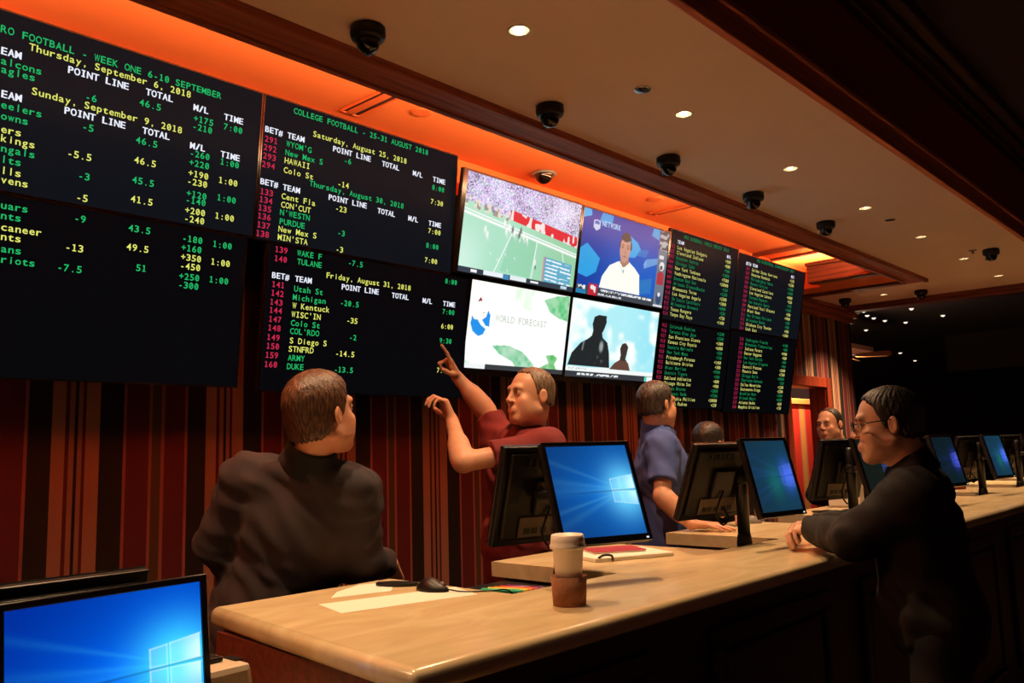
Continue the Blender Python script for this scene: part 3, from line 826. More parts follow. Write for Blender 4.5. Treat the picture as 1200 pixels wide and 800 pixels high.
def text_tris(s, x, z, cw, ch, V, T, bold=False, y=0.0):
    for i, c in enumerate(s):
        if c == ' ': continue
        v, t = glyph(c)
        xs = [p[0] for p in v]; w = max(xs) - min(xs); mx = (max(xs) + min(xs)) / 2
        k = ch / CAP
        sx = min(k, cw * 0.90 / w) if w > 0 else k
        if c in '.:,\'-1Iil' : sx = min(k * 1.0, cw * .8 / w)
        elif w * sx < cw * .78: sx = cw * .78 / w
        reps = (0, 0.0018) if bold else (0,)
        for r_ in reps:
            n0 = len(V)
            V += [(x + (i + .5) * cw + (p[0] - mx) * sx + r_, y - (0.0001 if r_ else 0), z + p[1] * k) for p in v]
            T += [tuple(n0 + a for a in q) for q in t]
        if c in '1I':
            cx = x + (i + .5) * cw; hw = cw * .30; t_ = ch * .07
            def bar(xa, xb, za, zb):
                n0 = len(V)
                V.extend([(xa, y - .0001, za), (xb, y - .0001, za), (xb, y - .0001, zb), (xa, y - .0001, zb)]); T.extend([(n0, n0 + 1, n0 + 2), (n0, n0 + 2, n0 + 3)])
            bar(cx - hw, cx + hw, z, z + t_ * 2)
            if c == 'I': bar(cx - hw, cx + hw, z + ch - t_ * 2, z + ch)
            else: bar(cx - hw, cx, z + ch * .80, z + ch * .94)
        if c == '0':
            n0 = len(V); cx = x + (i + .5) * cw; a = cw * .17; b = ch * .27; t_ = cw * .085
            V += [(cx - a - t_, y - .0001, z + ch / 2 - b), (cx - a + t_, y - .0001, z + ch / 2 - b), (cx + a + t_, y - .0001, z + ch / 2 + b), (cx + a - t_, y - .0001, z + ch / 2 + b)]
            T += [(n0, n0 + 1, n0 + 2), (n0, n0 + 2, n0 + 3)]

def mesh_from(name, V, T, m, parent):
    me = bpy.data.meshes.new(name); me.from_pydata(V, [], T); me.update(); me.materials.append(m)
    o = bpy.data.objects.new(name, me)
    return link(o, parent)

def make_display(x0, x1, z0, z1, plane, label, cat, group, bez=0.007, panel=True, name='display_board'):
    y0, t = plane
    a = math.atan(t)
    xc = (x0 + x1) / 2
    hh = (z1 - z0) / math.cos(a)
    w = x1 - x0
    e = tag(empty(name, (xc, y0 + t * (3.2 - z0), z0), (a, 0, 0)), label, cat, group)
    b = boxbm(-w / 2, w / 2, 0.002, 0.03, 0, hh, 0.003, 1)
    box(b, -w / 2 + .12, w / 2 - .12, 0.03, 0.05, 0.12, hh - .12, 0.006, 1)
    obj('housing', b, M['black_plastic'], e)
    fr = boxbm(-w / 2, w / 2, -0.004, 0.002, hh - bez, hh)
    box(fr, -w / 2, w / 2, -0.004, 0.002, 0, bez)
    box(fr, -w / 2, -w / 2 + bez, -0.004, 0.002, bez, hh - bez)
    box(fr, w / 2 - bez, w / 2, -0.004, 0.002, bez, hh - bez)
    obj('bezel', fr, M['black_gloss'], e)
    if panel:
        obj('screen_panel', boxbm(-w / 2 + bez, w / 2 - bez, 0.0, 0.002, bez, hh - bez), M['panel_low'] if z1 < 2.52 else M['panel'], e)
    return e, xc, a, hh, w

NAMES = {'g': 'green_text', 'y': 'yellow_text', 'w': 'white_text', 'r': 'red_text'}
FAR = {k: emitter(NAMES[k] + '_far', c, s) for k, c, s in (('g', (0.02, 0.42, 0.14, 1), .55), ('y', (0.82, 0.82, 0.22, 1), .8), ('w', (0.85, 0.88, 1.0, 1), .9), ('r', (0.70, 0.03, 0.12, 1), .55))}
def board_text(e, xc, z0, a, items, cw=CW, ch=CH):
    acc = {}
    for col, s, x, z in items:
        V, T = acc.setdefault(col, ([], []))
        text_tris(s, x - xc, (z - z0) / math.cos(a), cw, ch, V, T, bold=(col == 'w'), y=-0.0012)
    for col, (V, T) in acc.items():
        mesh_from(NAMES[col], V, T, M[col] if cw == CW else FAR[col], e)

PL, PR = (3.46, .11), (3.40, .19)
GB = 'betting boards on the wall'
TEXT = {
 'b1u': [
  ('g','RO FOOTBALL - WEEK ONE 6-10 SEPTEMBER', 0.973, 3.122),('y','Thursday, September 6, 2018', 1.075, 3.086),('w','EAM', 0.979, 3.04),
  ('w','POINT LINE', 1.219, 3.042),('w','TOTAL', 1.534, 3.044),('w','M/L', 1.749, 3.037),('w','TIME', 1.897, 3.034),('g','alcons', 0.982, 3.003),
  ('g','agles', 0.985, 2.971),('g','-6', 1.293, 2.954),('g','46.5', 1.51, 2.992),('g','+175', 1.753, 2.989),('g','-210', 1.75, 2.953),
  ('g','7:00', 1.898, 2.99),('y','Sunday, September 9, 2018', 1.096, 2.919),('w','EAM', 0.992, 2.878),('w','POINT LINE', 1.218, 2.877),
  ('w','TOTAL', 1.532, 2.877),('w','M/L', 1.746, 2.865),('w','TIME', 1.893, 2.861),('g','eelers', 0.995, 2.838),('g','owns', 0.998, 2.796),
  ('y','ers', 1.002, 2.746),('y','kings', 1.004, 2.712),('g','ngals', 1.007, 2.674),('g','lts', 1.01, 2.633),('y','lls', 1.013, 2.591),
  ('y','vens', 1.016, 2.556),('g','-5', 1.29, 2.831),('g','46.5', 1.507, 2.83),('g','-260', 1.747, 2.832),('g','+220', 1.748, 2.79),
  ('g','1:00', 1.893, 2.827),('y','-5.5', 1.242, 2.711),('y','46.5', 1.507, 2.745),('y','+190', 1.748, 2.743),('y','-230', 1.745, 2.706),
  ('y','1:00', 1.892, 2.742),('g','-3', 1.29, 2.631),('g','45.5', 1.505, 2.66),('g','+120', 1.746, 2.652),('g','-140', 1.744, 2.623),
  ('g','1:00', 1.89, 2.662),('y','-5', 1.289, 2.543),('y','41.5', 1.505, 2.579),('y','+200', 1.745, 2.577),('y','-240', 1.744, 2.54),
  ('y','1:00', 1.887, 2.578),],
 'b1l': [
  ('g','uars', 1.023, 2.46),('g','nts', 1.026, 2.421),('y','caneer', 1.03, 2.378),('y','nts', 1.032, 2.342),('g','ans', 1.036, 2.296),
  ('g','riots', 1.039, 2.256),('g','-9', 1.288, 2.458),('g','43.5', 1.505, 2.456),('g','-180', 1.742, 2.452),('g','+160', 1.741, 2.41),
  ('g','1:00', 1.886, 2.449),('y','-13', 1.263, 2.338),('y','49.5', 1.503, 2.376),('y','+350', 1.742, 2.369),('y','-450', 1.741, 2.33),
  ('y','1:00', 1.883, 2.368),('g','-7.5', 1.239, 2.254),('g','51', 1.549, 2.294),('g','+250', 1.74, 2.284),('g','-300', 1.739, 2.246),
  ('g','1:00', 1.881, 2.287),],
 'b2u': [
  ('g','COLLEGE FOOTBALL - 25-31 AUGUST 2018', 2.257, 3.161),('w','BET#', 2.108, 3.033),('w','TEAM', 2.231, 3.033),
  ('y','Saturday, August 25, 2018', 2.375, 3.077),('w','POINT LINE', 2.497, 3.032),('w','TOTAL', 2.815, 3.028),('w','M/L', 3.033, 3.025),
  ('w','TIME', 3.183, 3.023),('r','291', 2.11, 2.987),('g',"WYOM'G", 2.228, 2.991),('r','292', 2.107, 2.946),('g','New Mex S', 2.226, 2.948),
  ('g','-6', 2.57, 2.989),('r','293', 2.107, 2.905),('y','HAWAII', 2.225, 2.909),('r','294', 2.104, 2.864),('y','Colo St', 2.224, 2.862),
  ('g','8:00', 3.18, 2.976),('y','7:30', 3.177, 2.895),('y','-14', 2.54, 2.862),('g','Thursday, August 30, 2018', 2.373, 2.828),
  ('w','BET#', 2.102, 2.781),('w','TEAM', 2.225, 2.778),('w','POINT LINE', 2.49, 2.782),('w','TOTAL', 2.805, 2.772),('w','M/L', 3.02, 2.771),
  ('w','TIME', 3.17, 2.77),('r','133', 2.105, 2.734),('y','Cent Fla', 2.222, 2.734),('r','134', 2.104, 2.696),('y',"CON'CUT", 2.222, 2.693),
  ('y','-23', 2.536, 2.735),('r','135', 2.101, 2.656),('g',"N'WESTN", 2.219, 2.655),('r','136', 2.101, 2.617),('g','PURDUE', 2.219, 2.611),
  ('g','-3', 2.559, 2.613),('r','137', 2.101, 2.575),('y','New Mex S', 2.217, 2.574),('r','138', 2.098, 2.534),('y',"MIN'STA", 2.216, 2.534),
  ('y','-3', 2.555, 2.528),('y','7:00', 3.171, 2.727),('g','8:00', 3.161, 2.643),('y','7:00', 3.158, 2.56),],
 'b2l': [
  ('r','139', 2.205, 2.474),('g','WAKE F', 2.33, 2.474),('r','140', 2.205, 2.43),('g','TULANE', 2.333, 2.432),('g','-7.5', 2.637, 2.47),
  ('g','8:00', 3.322, 2.461),('y','Friday, August 31, 2018', 2.508, 2.388),('w','BET#', 2.198, 2.348),('w','TEAM', 2.327, 2.347),
  ('w','POINT LINE', 2.605, 2.341),('w','TOTAL', 2.937, 2.335),('w','M/L', 3.16, 2.331),('w','TIME', 3.316, 2.331),('r','141', 2.201, 2.305),
  ('g','Utah St', 2.326, 2.298),('r','142', 2.2, 2.263),('g','Michigan', 2.322, 2.256),('g','-20.5', 2.603, 2.259),('g','7:00', 3.315, 2.285),
  ('r','143', 2.197, 2.22),('y','W Kentuck', 2.323, 2.215),('r','144', 2.197, 2.181),('y',"WISC'IN", 2.321, 2.172),('y','-35', 2.65, 2.173),
  ('y','6:00', 3.311, 2.201),('r','147', 2.197, 2.138),('g','Colo St', 2.321, 2.13),('r','148', 2.196, 2.096),('g',"COL'RDO", 2.319, 2.09),
  ('g','-2', 2.674, 2.087),('g','9:30', 3.305, 2.118),('r','149', 2.194, 2.051),('y','S Diego S', 2.32, 2.044),('r','150', 2.194, 2.009),
  ('y','STNFRD', 2.317, 2.003),('y','-14.5', 2.594, 1.999),('y','7:00', 3.298, 1.948),('r','159', 2.192, 1.966),('g','ARMY', 2.317, 1.96),
  ('r','160', 2.19, 1.922),('g','DUKE', 2.315, 1.918),('g','-13.5', 2.592, 1.917),],
}

for key, (x0, x1, z0, z1), lab in (('b1u', (.76, 2.089, 2.521, 3.212), 'upper left betting board listing week one football games'),
                                   ('b1l', (.74, 2.058, 1.818, 2.518), 'lower left betting board, mostly blank, under the week one football list'),
                                   ('b2u', (2.093, 3.368, 2.516, 3.213), 'betting board headed college football, above the men in dark jacket and maroon'),
                                   ('b2l', (2.165, 3.512, 1.805, 2.513), 'betting board the man in maroon points at, under the college football one')):
    e, xc, a, hh, w = make_display(x0, x1, z0, z1, PL, lab, 'display board', GB)
    board_text(e, xc, z0, a, TEXT[key])

LU = 'Los Angeles Dodgers|Cleveland Indians|Houston Astros|Chicago Cubs|New York Yankees|Washington Nationals|Boston Red Sox|Arizona Diamondbacks|Minnesota Twins|Los Angeles Angels|St Louis Cardinals|Milwaukee Brewers|Texas Rangers|Tampa Bay Rays'.split('|')
LLo = 'Colorado Rockies|Toronto Blue Jays|San Francisco Giants|Kansas City Royals|Seattle Mariners|New York Mets|Pittsburgh Pirates|Baltimore Orioles|Miami Marlins|Detroit Tigers|Oakland Athletics|Chicago White Sox|Atlanta Braves|Cincinnati Reds|Philadelphia Phillies|San Diego Padres'.split('|')
RU = 'Golden State Warriors|Houston Rockets|Philadelphia 76ers|Boston Celtics|Cleveland Cavaliers|Los Angeles Lakers|Toronto Raptors|San Antonio Spurs|Portland Trail Blazers|Miami Heat|New Orleans Pelicans|Milwaukee Bucks|Oklahoma City Thunder|Utah Jazz'.split('|')
RL = 'Washington Wizards|Minnesota Timberwolves|Indiana Pacers|Denver Nuggets|New York Knicks|Los Angeles Clippers|Detroit Pistons|Phoenix Suns|Chicago Bulls|Charlotte Hornets|Dallas Mavericks|Sacramento Kings|Brooklyn Nets|Orlando Magic|Atlanta Hawks|Memphis Grizzlies'.split('|')
OD = ['+500', '+550', '+150', '+800', '+750', '+1200', '+900', '+1400', '+2500', '+2000', '+300', '+1800', '+7500', '+9900', '+6000', '+20000']
def rows(names, x, ztop, dz, xr, first, yel, xb, b0):
    it = []
    for i, n in enumerate(names):
        z = ztop - i * dz
        col = 'y' if (i // 2) % 2 == yel else 'g'
        it.append((col, n, x, z))
        o = OD[(i * 3 + first) % len(OD)]
        it.append((col, o, xr - len(o) * CW, z))
        it.append(('r', str(b0 + i), xb, z))
    return it
W24 = 0.0240
e, xc, a, hh, w = make_display(5.60, 6.680, 2.466, 3.165, PR, 'upper left betting board of the far group, listing baseball teams', 'display board', GB)
board_text(e, xc, 2.466, a, [('g', 'PRO BASEBALL WORLD SERIES 2018', 5.794, 3.112), ('w', 'TEAM', 5.705, 3.062), ('w', 'M/L', 6.49, 3.062)] + rows(LU, 5.712, 3.02, .0396, 6.57, 0, 0, 5.606, 901), W24, .0275)
e, xc, a, hh, w = make_display(5.60, 6.700, 1.79, 2.458, PR, 'lower left betting board of the far group, behind the head of the man in blue', 'display board', GB)
board_text(e, xc, 1.79, a, rows(LLo, 5.73, 2.412, .0399, 6.595, 5, 1, 5.617, 915), W24, .0275)
e, xc, a, hh, w = make_display(6.685, 8.045, 2.486, 3.145, PR, 'upper right betting board of the far group, listing basketball teams', 'display board', GB)
board_text(e, xc, 2.486, a, [('g', 'PRO BASKETBALL CHAMPIONSHIP 2019', 7.026, 3.105), ('w', 'BET# TEAM', 6.835, 3.054), ('w', 'M/L', 7.742, 3.054)] + rows(RU, 6.955, 3.013, .0398, 7.822, 2, 0, 6.845, 501), W24, .0275)
e, xc, a, hh, w = make_display(6.705, 8.015, 1.77, 2.478, PR, 'lower right betting board of the far group, beside the doorway', 'display board', GB)
board_text(e, xc, 1.77, a, rows(RL, 6.985, 2.402, .0395, 7.842, 7, 1, 6.875, 515), W24, .0275)

for (x0, x1, ys, yn, zc) in ((.9, 2.0, 3.50, 3.59, 3.0), (2.2, 3.3, 3.50, 3.59, 3.0), (3.52, 5.5, 3.49, 3.58, 2.98), (5.7, 7.9, 3.49, 3.58, 2.98)):  # unseen bars added to keep cove light from spilling down behind the boards
    mr = tag(empty('light_baffle', ((x0 + x1) / 2, WALL_Y, 0)), 'unseen black baffle added behind the display boards to stop cove light', 'light baffle', 'light baffles behind the boards')
    hw = (x1 - x0) / 2
    obj('rail', boxbm(-hw - .09, hw + .09, ys - WALL_Y + .05, -.0125, zc - .05, zc + .03, .004), M['black_metal'], mr)
    obj('rail', boxbm(-hw, hw, -.075, -.001, 2.15, 2.21, .004), M['black_metal'], mr)
# ------------------------------------------------------------------ televisions
def football(U, V):
    n = vnoise(U, V, 190, 90, 3); n2 = vnoise(U, V, 130, 64, 5); n3 = vnoise(U, V, 12, 8, 8)
    img = np.zeros(U.shape + (3,)) + np.array((0.42, 0.78, 0.58))
    img = over(img, (0.30, 0.62, 0.36), smooth(.35, .9, U) * .8)
    img = over(img, (0.25, 0.62, 0.38), .5 * inpoly(U, V, [(.33, .08), (.40, .52), (.62, .47), (.58, .06)]))
    img = over(img, (0.80, 1.0, 0.90), .6 * smooth(.3, 0, U) * smooth(.7, .1, V))
    # stand full of people
    edge = .72 - .22 * U
    st = (V > edge).astype(float)
    n4 = vnoise(U, V, 230, 120, 9)
    crowd = np.stack([.20 + .62 * n, .20 + .60 * (.6 * n2 + .4 * n), .42 + .62 * n], -1) * (.55 + .9 * n4)[..., None] * (.8 + .5 * n3)[..., None]
    crowd = over(crowd, (.95, .92, .95), smooth(.74, .9, n4) * .8 + smooth(.5, 1., U) * .25)
    crowd = np.where(((n < .3) & (n3 < .6))[..., None], np.array((.14, .11, .30)), crowd)
    img = img * (1 - st[..., None]) + crowd * st[..., None]
    # red banner along the wall
    red = inpoly(U, V, [(.37, .63), (.37, .735), (1.0, .62), (1.0, .505)])
    img = over(img, (0.75, 0.02, 0.04), red)
    img = over(img, (0.95, 0.80, 0.80), red * (vnoise(U, V, 44, 14, 11) > .66))
    low = inpoly(U, V, [(.0, .66), (.0, .76), (.37, .70), (.37, .60)])
    img = over(img, (.85, .75, .60), low * (vnoise(U, V, 60, 40, 12) > .5) * .8)
    img = over(img, (.25, .2, .22), low * (vnoise(U, V, 50, 30, 13) > .7) * .8)
    # side line and yard lines
    for p, q, wd in (((0, .60), (1, .40), .012), ((0, .635), (1, .43), .006), ((.40, .50), (.28, .05), .006), ((.62, .46), (.60, .05), .006), ((.86, .42), (.93, .06), .005)):
        d = segd(U, V, p, q, 1.75); img = over(img, (1, 1, 1), np.clip(1.2 * np.exp(-(d / wd) ** 2), 0, 1))
    # players
    rr = np.random.RandomState(2)
    for (px, py, c) in [(.18, .47, 1), (.20, .42, 1), (.37, .55, 1), (.40, .53, 0), (.42, .50, 1), (.46, .49, 0), (.50, .49, 1), (.53, .47, 1), (.47, .54, 0), (.62, .24, 2), (.33, .58, 1), (.35, .50, 1), (.30, .19, 1), (.24, .24, 1), (.36, .26, 1), (.44, .24, 1), (.39, .1, 1)]:
        s = 1.0 if py > .4 or c == 2 else .35
        body = np.exp(-(((U - px) * 1.75 / (.017 * s)) ** 2 + ((V - py) / (.04 * s)) ** 2) ** 2)
        img = over(img, [(.08, .08, .12), (1, 1, .95), (.9, .9, .9)][c], np.clip(body * .9, 0, 1))
        legs = np.exp(-(((U - px - .008) * 1.75 / (.012 * s)) ** 2 + ((V - py + .05 * s) / (.025 * s)) ** 2) ** 2)
        img = over(img, [(.9, .9, .9), (.75, .8, .8), (.04, .04, .05)][c], np.clip(legs * .8, 0, 1))
    # table of figures in the lower right corner
    tb = inpoly(U, V, [(.70, .06), (.70, .33), (.965, .30), (.965, .03)])
    img = over(img, (.12, .42, .62), tb * .95)
    for k in range(7):
        y = .30 - k * .042
        d = np.abs(V - (y - (U - .72) * .11)) < .009
        img = over(img, (.85, .95, 1), tb * d * (vnoise(U, V, 26, 30, 20 + k) > .35) * (U > .72))
    img = over(img, (.8, .2, .2), inpoly(U, V, [(.695, .06), (.695, .33), (.708, .33), (.708, .06)]) * .7)
    # score strip
    ss = ((V < .058)).astype(float)
    img = over(img, (.035, .05, .07), ss)
    img = over(img, (.85, .9, .95), ss * ((U > .20) & (U < .36)) * (V > .01)); img = over(img, (.06, .25, .5), ss * ((U > .36) & (U < .41)))
    img = over(img, (.8, .88, .9), ss * ((U > .42) & (U < .56)) * (V > .012)); img = over(img, (.9, .9, .9), ss * ((U > .10) & (U < .15)) * (np.abs(V - .03) < .014))
    img = over(img, (.9, .9, .9), ss * ((U > .6) & (U < .67)) * (np.abs(V - .03) < .010)); img = over(img, (.5, .7, .8), ss * ((U > .88) & (U < .94)) * (np.abs(V - .03) < .016))
    return img * 1.0

def interview(U, V):
    asp = 1.75
    img = np.zeros(U.shape + (3,)) + np.array((0.008, 0.05, 0.36))
    img = over(img, (0.012, 0.13, 0.62), smooth(.0, .6, U) * smooth(1, .4, V) * .8)
    for p, c in (([(0, .23), (.0, .52), (.07, .60), (.15, .52), (.22, .45), (.19, .28), (.10, .2)], (.03, .42, .85)), ([(.17, .88), (.2, 1.0), (.32, 1.0), (.31, .89)], (.03, .38, .8)), ([(0, .88), (0, 1), (.08, 1), (.09, .93)], (.05, .5, .9)),
                 ([(.53, .55), (.52, .82), (.62, .76), (.68, .66), (.60, .56)], (.05, .45, .85)), ([(.62, .60), (.66, .68), (.76, .70), (.74, .60)], (.02, .2, .6)), ([(.72, .45), (.74, .58), (.89, .63), (.88, .55)], (.16, .38, .72)), ([(.70, .12), (.70, .30), (.84, .36), (.84, .16)], (.03, .2, .55)), ([(.78, .9), (.80, 1.0), (.88, 1), (.88, .86)], (.03, .4, .75))):
        img = over(img, c, inpoly(U, V, p) * .85)
    img = over(img, (.3, .45, .75), inpoly(U, V, [(.715, .5), (.73, .56), (.75, .55), (.755, .5), (.74, .47)]) * .7)
    # white shield beside the network name
    img = over(img, (.55, .66, .85), inpoly(U, V, [(.115, .80), (.115, .885), (.15, .90), (.185, .885), (.185, .80), (.15, .765)]))
    img = over(img, (.05, .14, .5), inpoly(U, V, [(.125, .845), (.125, .875), (.15, .888), (.175, .875), (.175, .845)]))
    # man in a white polo shirt
    img = over(img, (1.0, 1.0, .92), inpoly(U, V, [(.24, .11), (.26, .25), (.33, .40), (.42, .47), (.55, .49), (.62, .43), (.68, .36), (.705, .11)]))
    img = over(img, (.62, .82, .78), inpoly(U, V, [(.42, .47), (.44, .44), (.49, .36), (.53, .43), (.56, .48), (.51, .40), (.485, .33)]) * .9)
    img = over(img, (.42, .21, .15), inpoly(U, V, [(.44, .47), (.445, .54), (.53, .54), (.545, .48), (.50, .42), (.475, .41)]))
    face = (((U - .485) * asp / .105) ** 2 + ((V - .635) / .165) ** 2) < 1
    img = over(img, (.60, .32, .24), face.astype(float))
    hair = ((((U - .487) * asp / .118) ** 2 + ((V - .70) / .145) ** 2) < 1) & (V > .745 - .02 * np.cos((U - .485) * 40)) | ((((U - .487) * asp / .128) ** 2 + ((V - .67) / .15) ** 2 < 1) & (np.abs(U - .485) * asp > .10) & (V > .64))
    img = over(img, (.07, .055, .05), hair.astype(float))
    for ex in (.455, .515):
        img = over(img, (.08, .05, .05), np.exp(-(((U - ex) * asp / .02) ** 2 + ((V - .655) / .012) ** 2)) * .9)
        img = over(img, (.12, .07, .05), np.exp(-(((U - ex) * asp / .026) ** 2 + ((V - .685) / .008) ** 2)) * .8)
    img = over(img, (.40, .18, .14), np.exp(-(((U - .488) * asp / .014) ** 2 + ((V - .605) / .03) ** 2)) * .6)
    img = over(img, (.30, .10, .09), np.exp(-(((U - .486) * asp / .036) ** 2 + ((V - .545) / .010) ** 2)) * .8)
    img = over(img, (.04, .05, .06), np.exp(-(((U - .49) * asp / .008) ** 2 + ((V - .365) / .02) ** 2)))
    # side column with pictures
    side = (U > .885).astype(float)
    img = over(img, (.16, .20, .25), side)
    img = over(img, (.42, .5, .56), side * inpoly(U, V, [(.89, .76), (.89, .98), (1, .98), (1, .74)]) * .7)
    img = over(img, (.05, .06, .08), side * (vnoise(U, V, 22, 26, 31) > .62) * (V > .72))
    img = over(img, (.45, .04, .06), side * inpoly(U, V, [(.90, .30), (.90, .44), (.94, .48), (.985, .44), (.985, .30)]))
    img = over(img, (.8, .8, .82), side * ((((U - .945) * asp / .055) ** 2 + ((V - .54) / .06) ** 2) < 1))
    img = over(img, (.12, .1, .1), side * ((((U - .94) * asp / .03) ** 2 + ((V - .52) / .03) ** 2) < 1))
    img = over(img, (.7, .72, .75), side * ((np.abs(V - .655) < .025) & (np.abs(U - .93) < .03)))
    img = over(img, (.05, .08, .18), side * ((((U - .945) * asp / .06) ** 2 + ((V - .12) / .085) ** 2) < 1))
    img = over(img, (.8, .8, .85), side * ((((U - .945) * asp / .03) ** 2 + ((V - .17) / .03) ** 2) < 1))
    img = over(img, (.75, .75, .8), side * (np.abs(V - .02) < .012))
    # strips at the bottom
    b = (V < .105).astype(float) * (U < .885)
    img = over(img, (.05, .06, .075), b)
    img = over(img, (.02, .22, .45), b * (U < .11) * (V < .05))
    img = over(img, (.8, .84, .88), b * ((U > .02) & (U < .10) & (V > .055)) * (vnoise(U, V, 60, 60, 41) > .4))
    img = over(img, (.55, .02, .04), ((V < .14) & (U > .13) & (U < .225)).astype(float))
    img = over(img, (.9, .8, .8), ((V < .12) & (U > .145) & (U < .21)).astype(float) * (vnoise(U, V, 30, 22, 42) > .6))
    img = over(img, (.8, .84, .88), b * ((U > .26) & (U < .86) & (np.abs(V - .075) < .016)) * (vnoise(U, V, 120, 60, 43) > .42))
    img = over(img, (.7, .74, .8), b * ((U > .24) & (U < .50) & (np.abs(V - .025) < .012)) * (vnoise(U, V, 120, 60, 44) > .42))
    return img

def forecast(U, V):
    asp = 1.65
    img = np.zeros(U.shape + (3,)) + np.array((1.05, 1.1, 1.02))
    n = vnoise(U, V, 30, 20, 51)
    img = over(img, (.05, .55, .16), inpoly(U, V, [(.72, .90), (.80, .76), (.90, .70), (1, .68), (1, 1.0), (.86, .98)]) * (.65 + .35 * n))
    img = over(img, (.55, .85, .55), inpoly(U, V, [(.42, 1.0), (.42, .84), (.52, .76), (.62, .74), (.58, .9), (.64, 1.0)]) * .55 * n)
    img = over(img, (.10, .55, .25), inpoly(U, V, [(.25, .28), (.40, .30), (.55, .24), (.68, .10), (.68, .0), (.52, .0), (.46, .11), (.32, .19)]) * (.55 + .4 * n))
    img = over(img, (.06, .50, .10), inpoly(U, V, [(.80, .22), (.88, .24), (.93, .20), (.90, .12), (.94, .04), (.86, .0), (.74, .06), (.84, .13)]) * (.7 + .3 * n))
    img = over(img, (.35, .75, .5), inpoly(U, V, [(0, .10), (.10, .03), (0, .02)]) * .6)
    # weather mark: blue bowl with a red tip
    img = over(img, (.02, .30, .85), inpoly(U, V, [(.035, .60), (.03, .50), (.055, .42), (.11, .37), (.155, .40), (.17, .46), (.125, .50), (.09, .56), (.06, .56)]))
    img = over(img, (.02, .30, .85), inpoly(U, V, [(.13, .56), (.165, .50), (.20, .49), (.205, .62), (.18, .68), (.165, .60)]))
    img = over(img, (.35, .02, .06), inpoly(U, V, [(.075, .765), (.10, .82), (.115, .775)])); img = over(img, (.35, .05, .1), inpoly(U, V, [(.13, .64), (.145, .655), (.145, .63)]))
    # strip at the bottom
    img = over(img, (.045, .05, .055), ((V < .055) & (U > .20)).astype(float)); img = over(img, (.9, .95, .95), ((V < .055) & (U <= .20)).astype(float))
    return img

def silhouettes(U, V):
    asp = 1.85
    n = vnoise(U, V, 6, 5, 61) * .6 + vnoise(U, V, 14, 10, 62) * .4
    img = np.zeros(U.shape + (3,)) + np.array((.45, .88, .95))
    img = over(img, (.98, 1.05, 1.0), smooth(.38, .72, n))
    img = over(img, (.3, .8, .95), .7 * smooth(.55, .95, U) * smooth(.6, .3, n))
    shade = np.zeros(U.shape + (3,)) + np.array((.018, .022, .024))
    man = np.maximum(inpoly(U, V, [(.02, .15), (.05, .30), (.13, .44), (.20, .50), (.24, .55), (.25, .62), (.235, .70), (.25, .80), (.30, .835), (.38, .835), (.385, .74), (.37, .66), (.35, .60), (.36, .54), (.42, .48), (.45, .34), (.47, .15)]), 0)
    img = over(img, (.018, .022, .024), man)
    img = over(img, (.42, .48, .45), man * (np.exp(-(((U - .355) * asp / .04) ** 2 + ((V - .42) / .07) ** 2) ** 2) * .8))
    img = over(img, (.10, .12, .11), man * (np.exp(-(((U - .33) * asp / .10) ** 2 + ((V - .24) / .05) ** 2) ** 2) * (vnoise(U, V, 40, 30, 64) > .6)))
    img = over(img, (.3, .35, .36), man * np.exp(-(segd(U, V, (.155, .36), (.165, .47), asp) / .012) ** 2) * .7)
    boy = inpoly(U, V, [(.47, .13), (.52, .22), (.58, .27), (.585, .34), (.57, .42), (.59, .49), (.63, .51), (.665, .46), (.655, .36), (.645, .29), (.69, .22), (.715, .13)])
    img = over(img, (.05, .035, .03), boy)
    img = over(img, (.16, .07, .05), boy * (V < .26) * .8)
    img = over(img, (.92, .96, .94), (V < .135).astype(float))
    img = over(img, (.55, .62, .62), ((np.abs(V - .105) < .012) & (U > .03) & (U < .22)).astype(float) * (vnoise(U, V, 90, 60, 65) > .5))
    img = over(img, (.04, .045, .055), (V < .075).astype(float))
    img = over(img, (.10, .7, .45), ((V < .07) & (U > .90) & (U < .93)).astype(float)); img = over(img, (.9, .95, .95), ((V < .07) & (U >= .93)).astype(float))
    img = over(img, (.85, .9, .9), ((np.abs(V - .038) < .014) & (U > .12) & (U < .58)).astype(float) * (vnoise(U, V, 100, 40, 66) > .4))
    return img

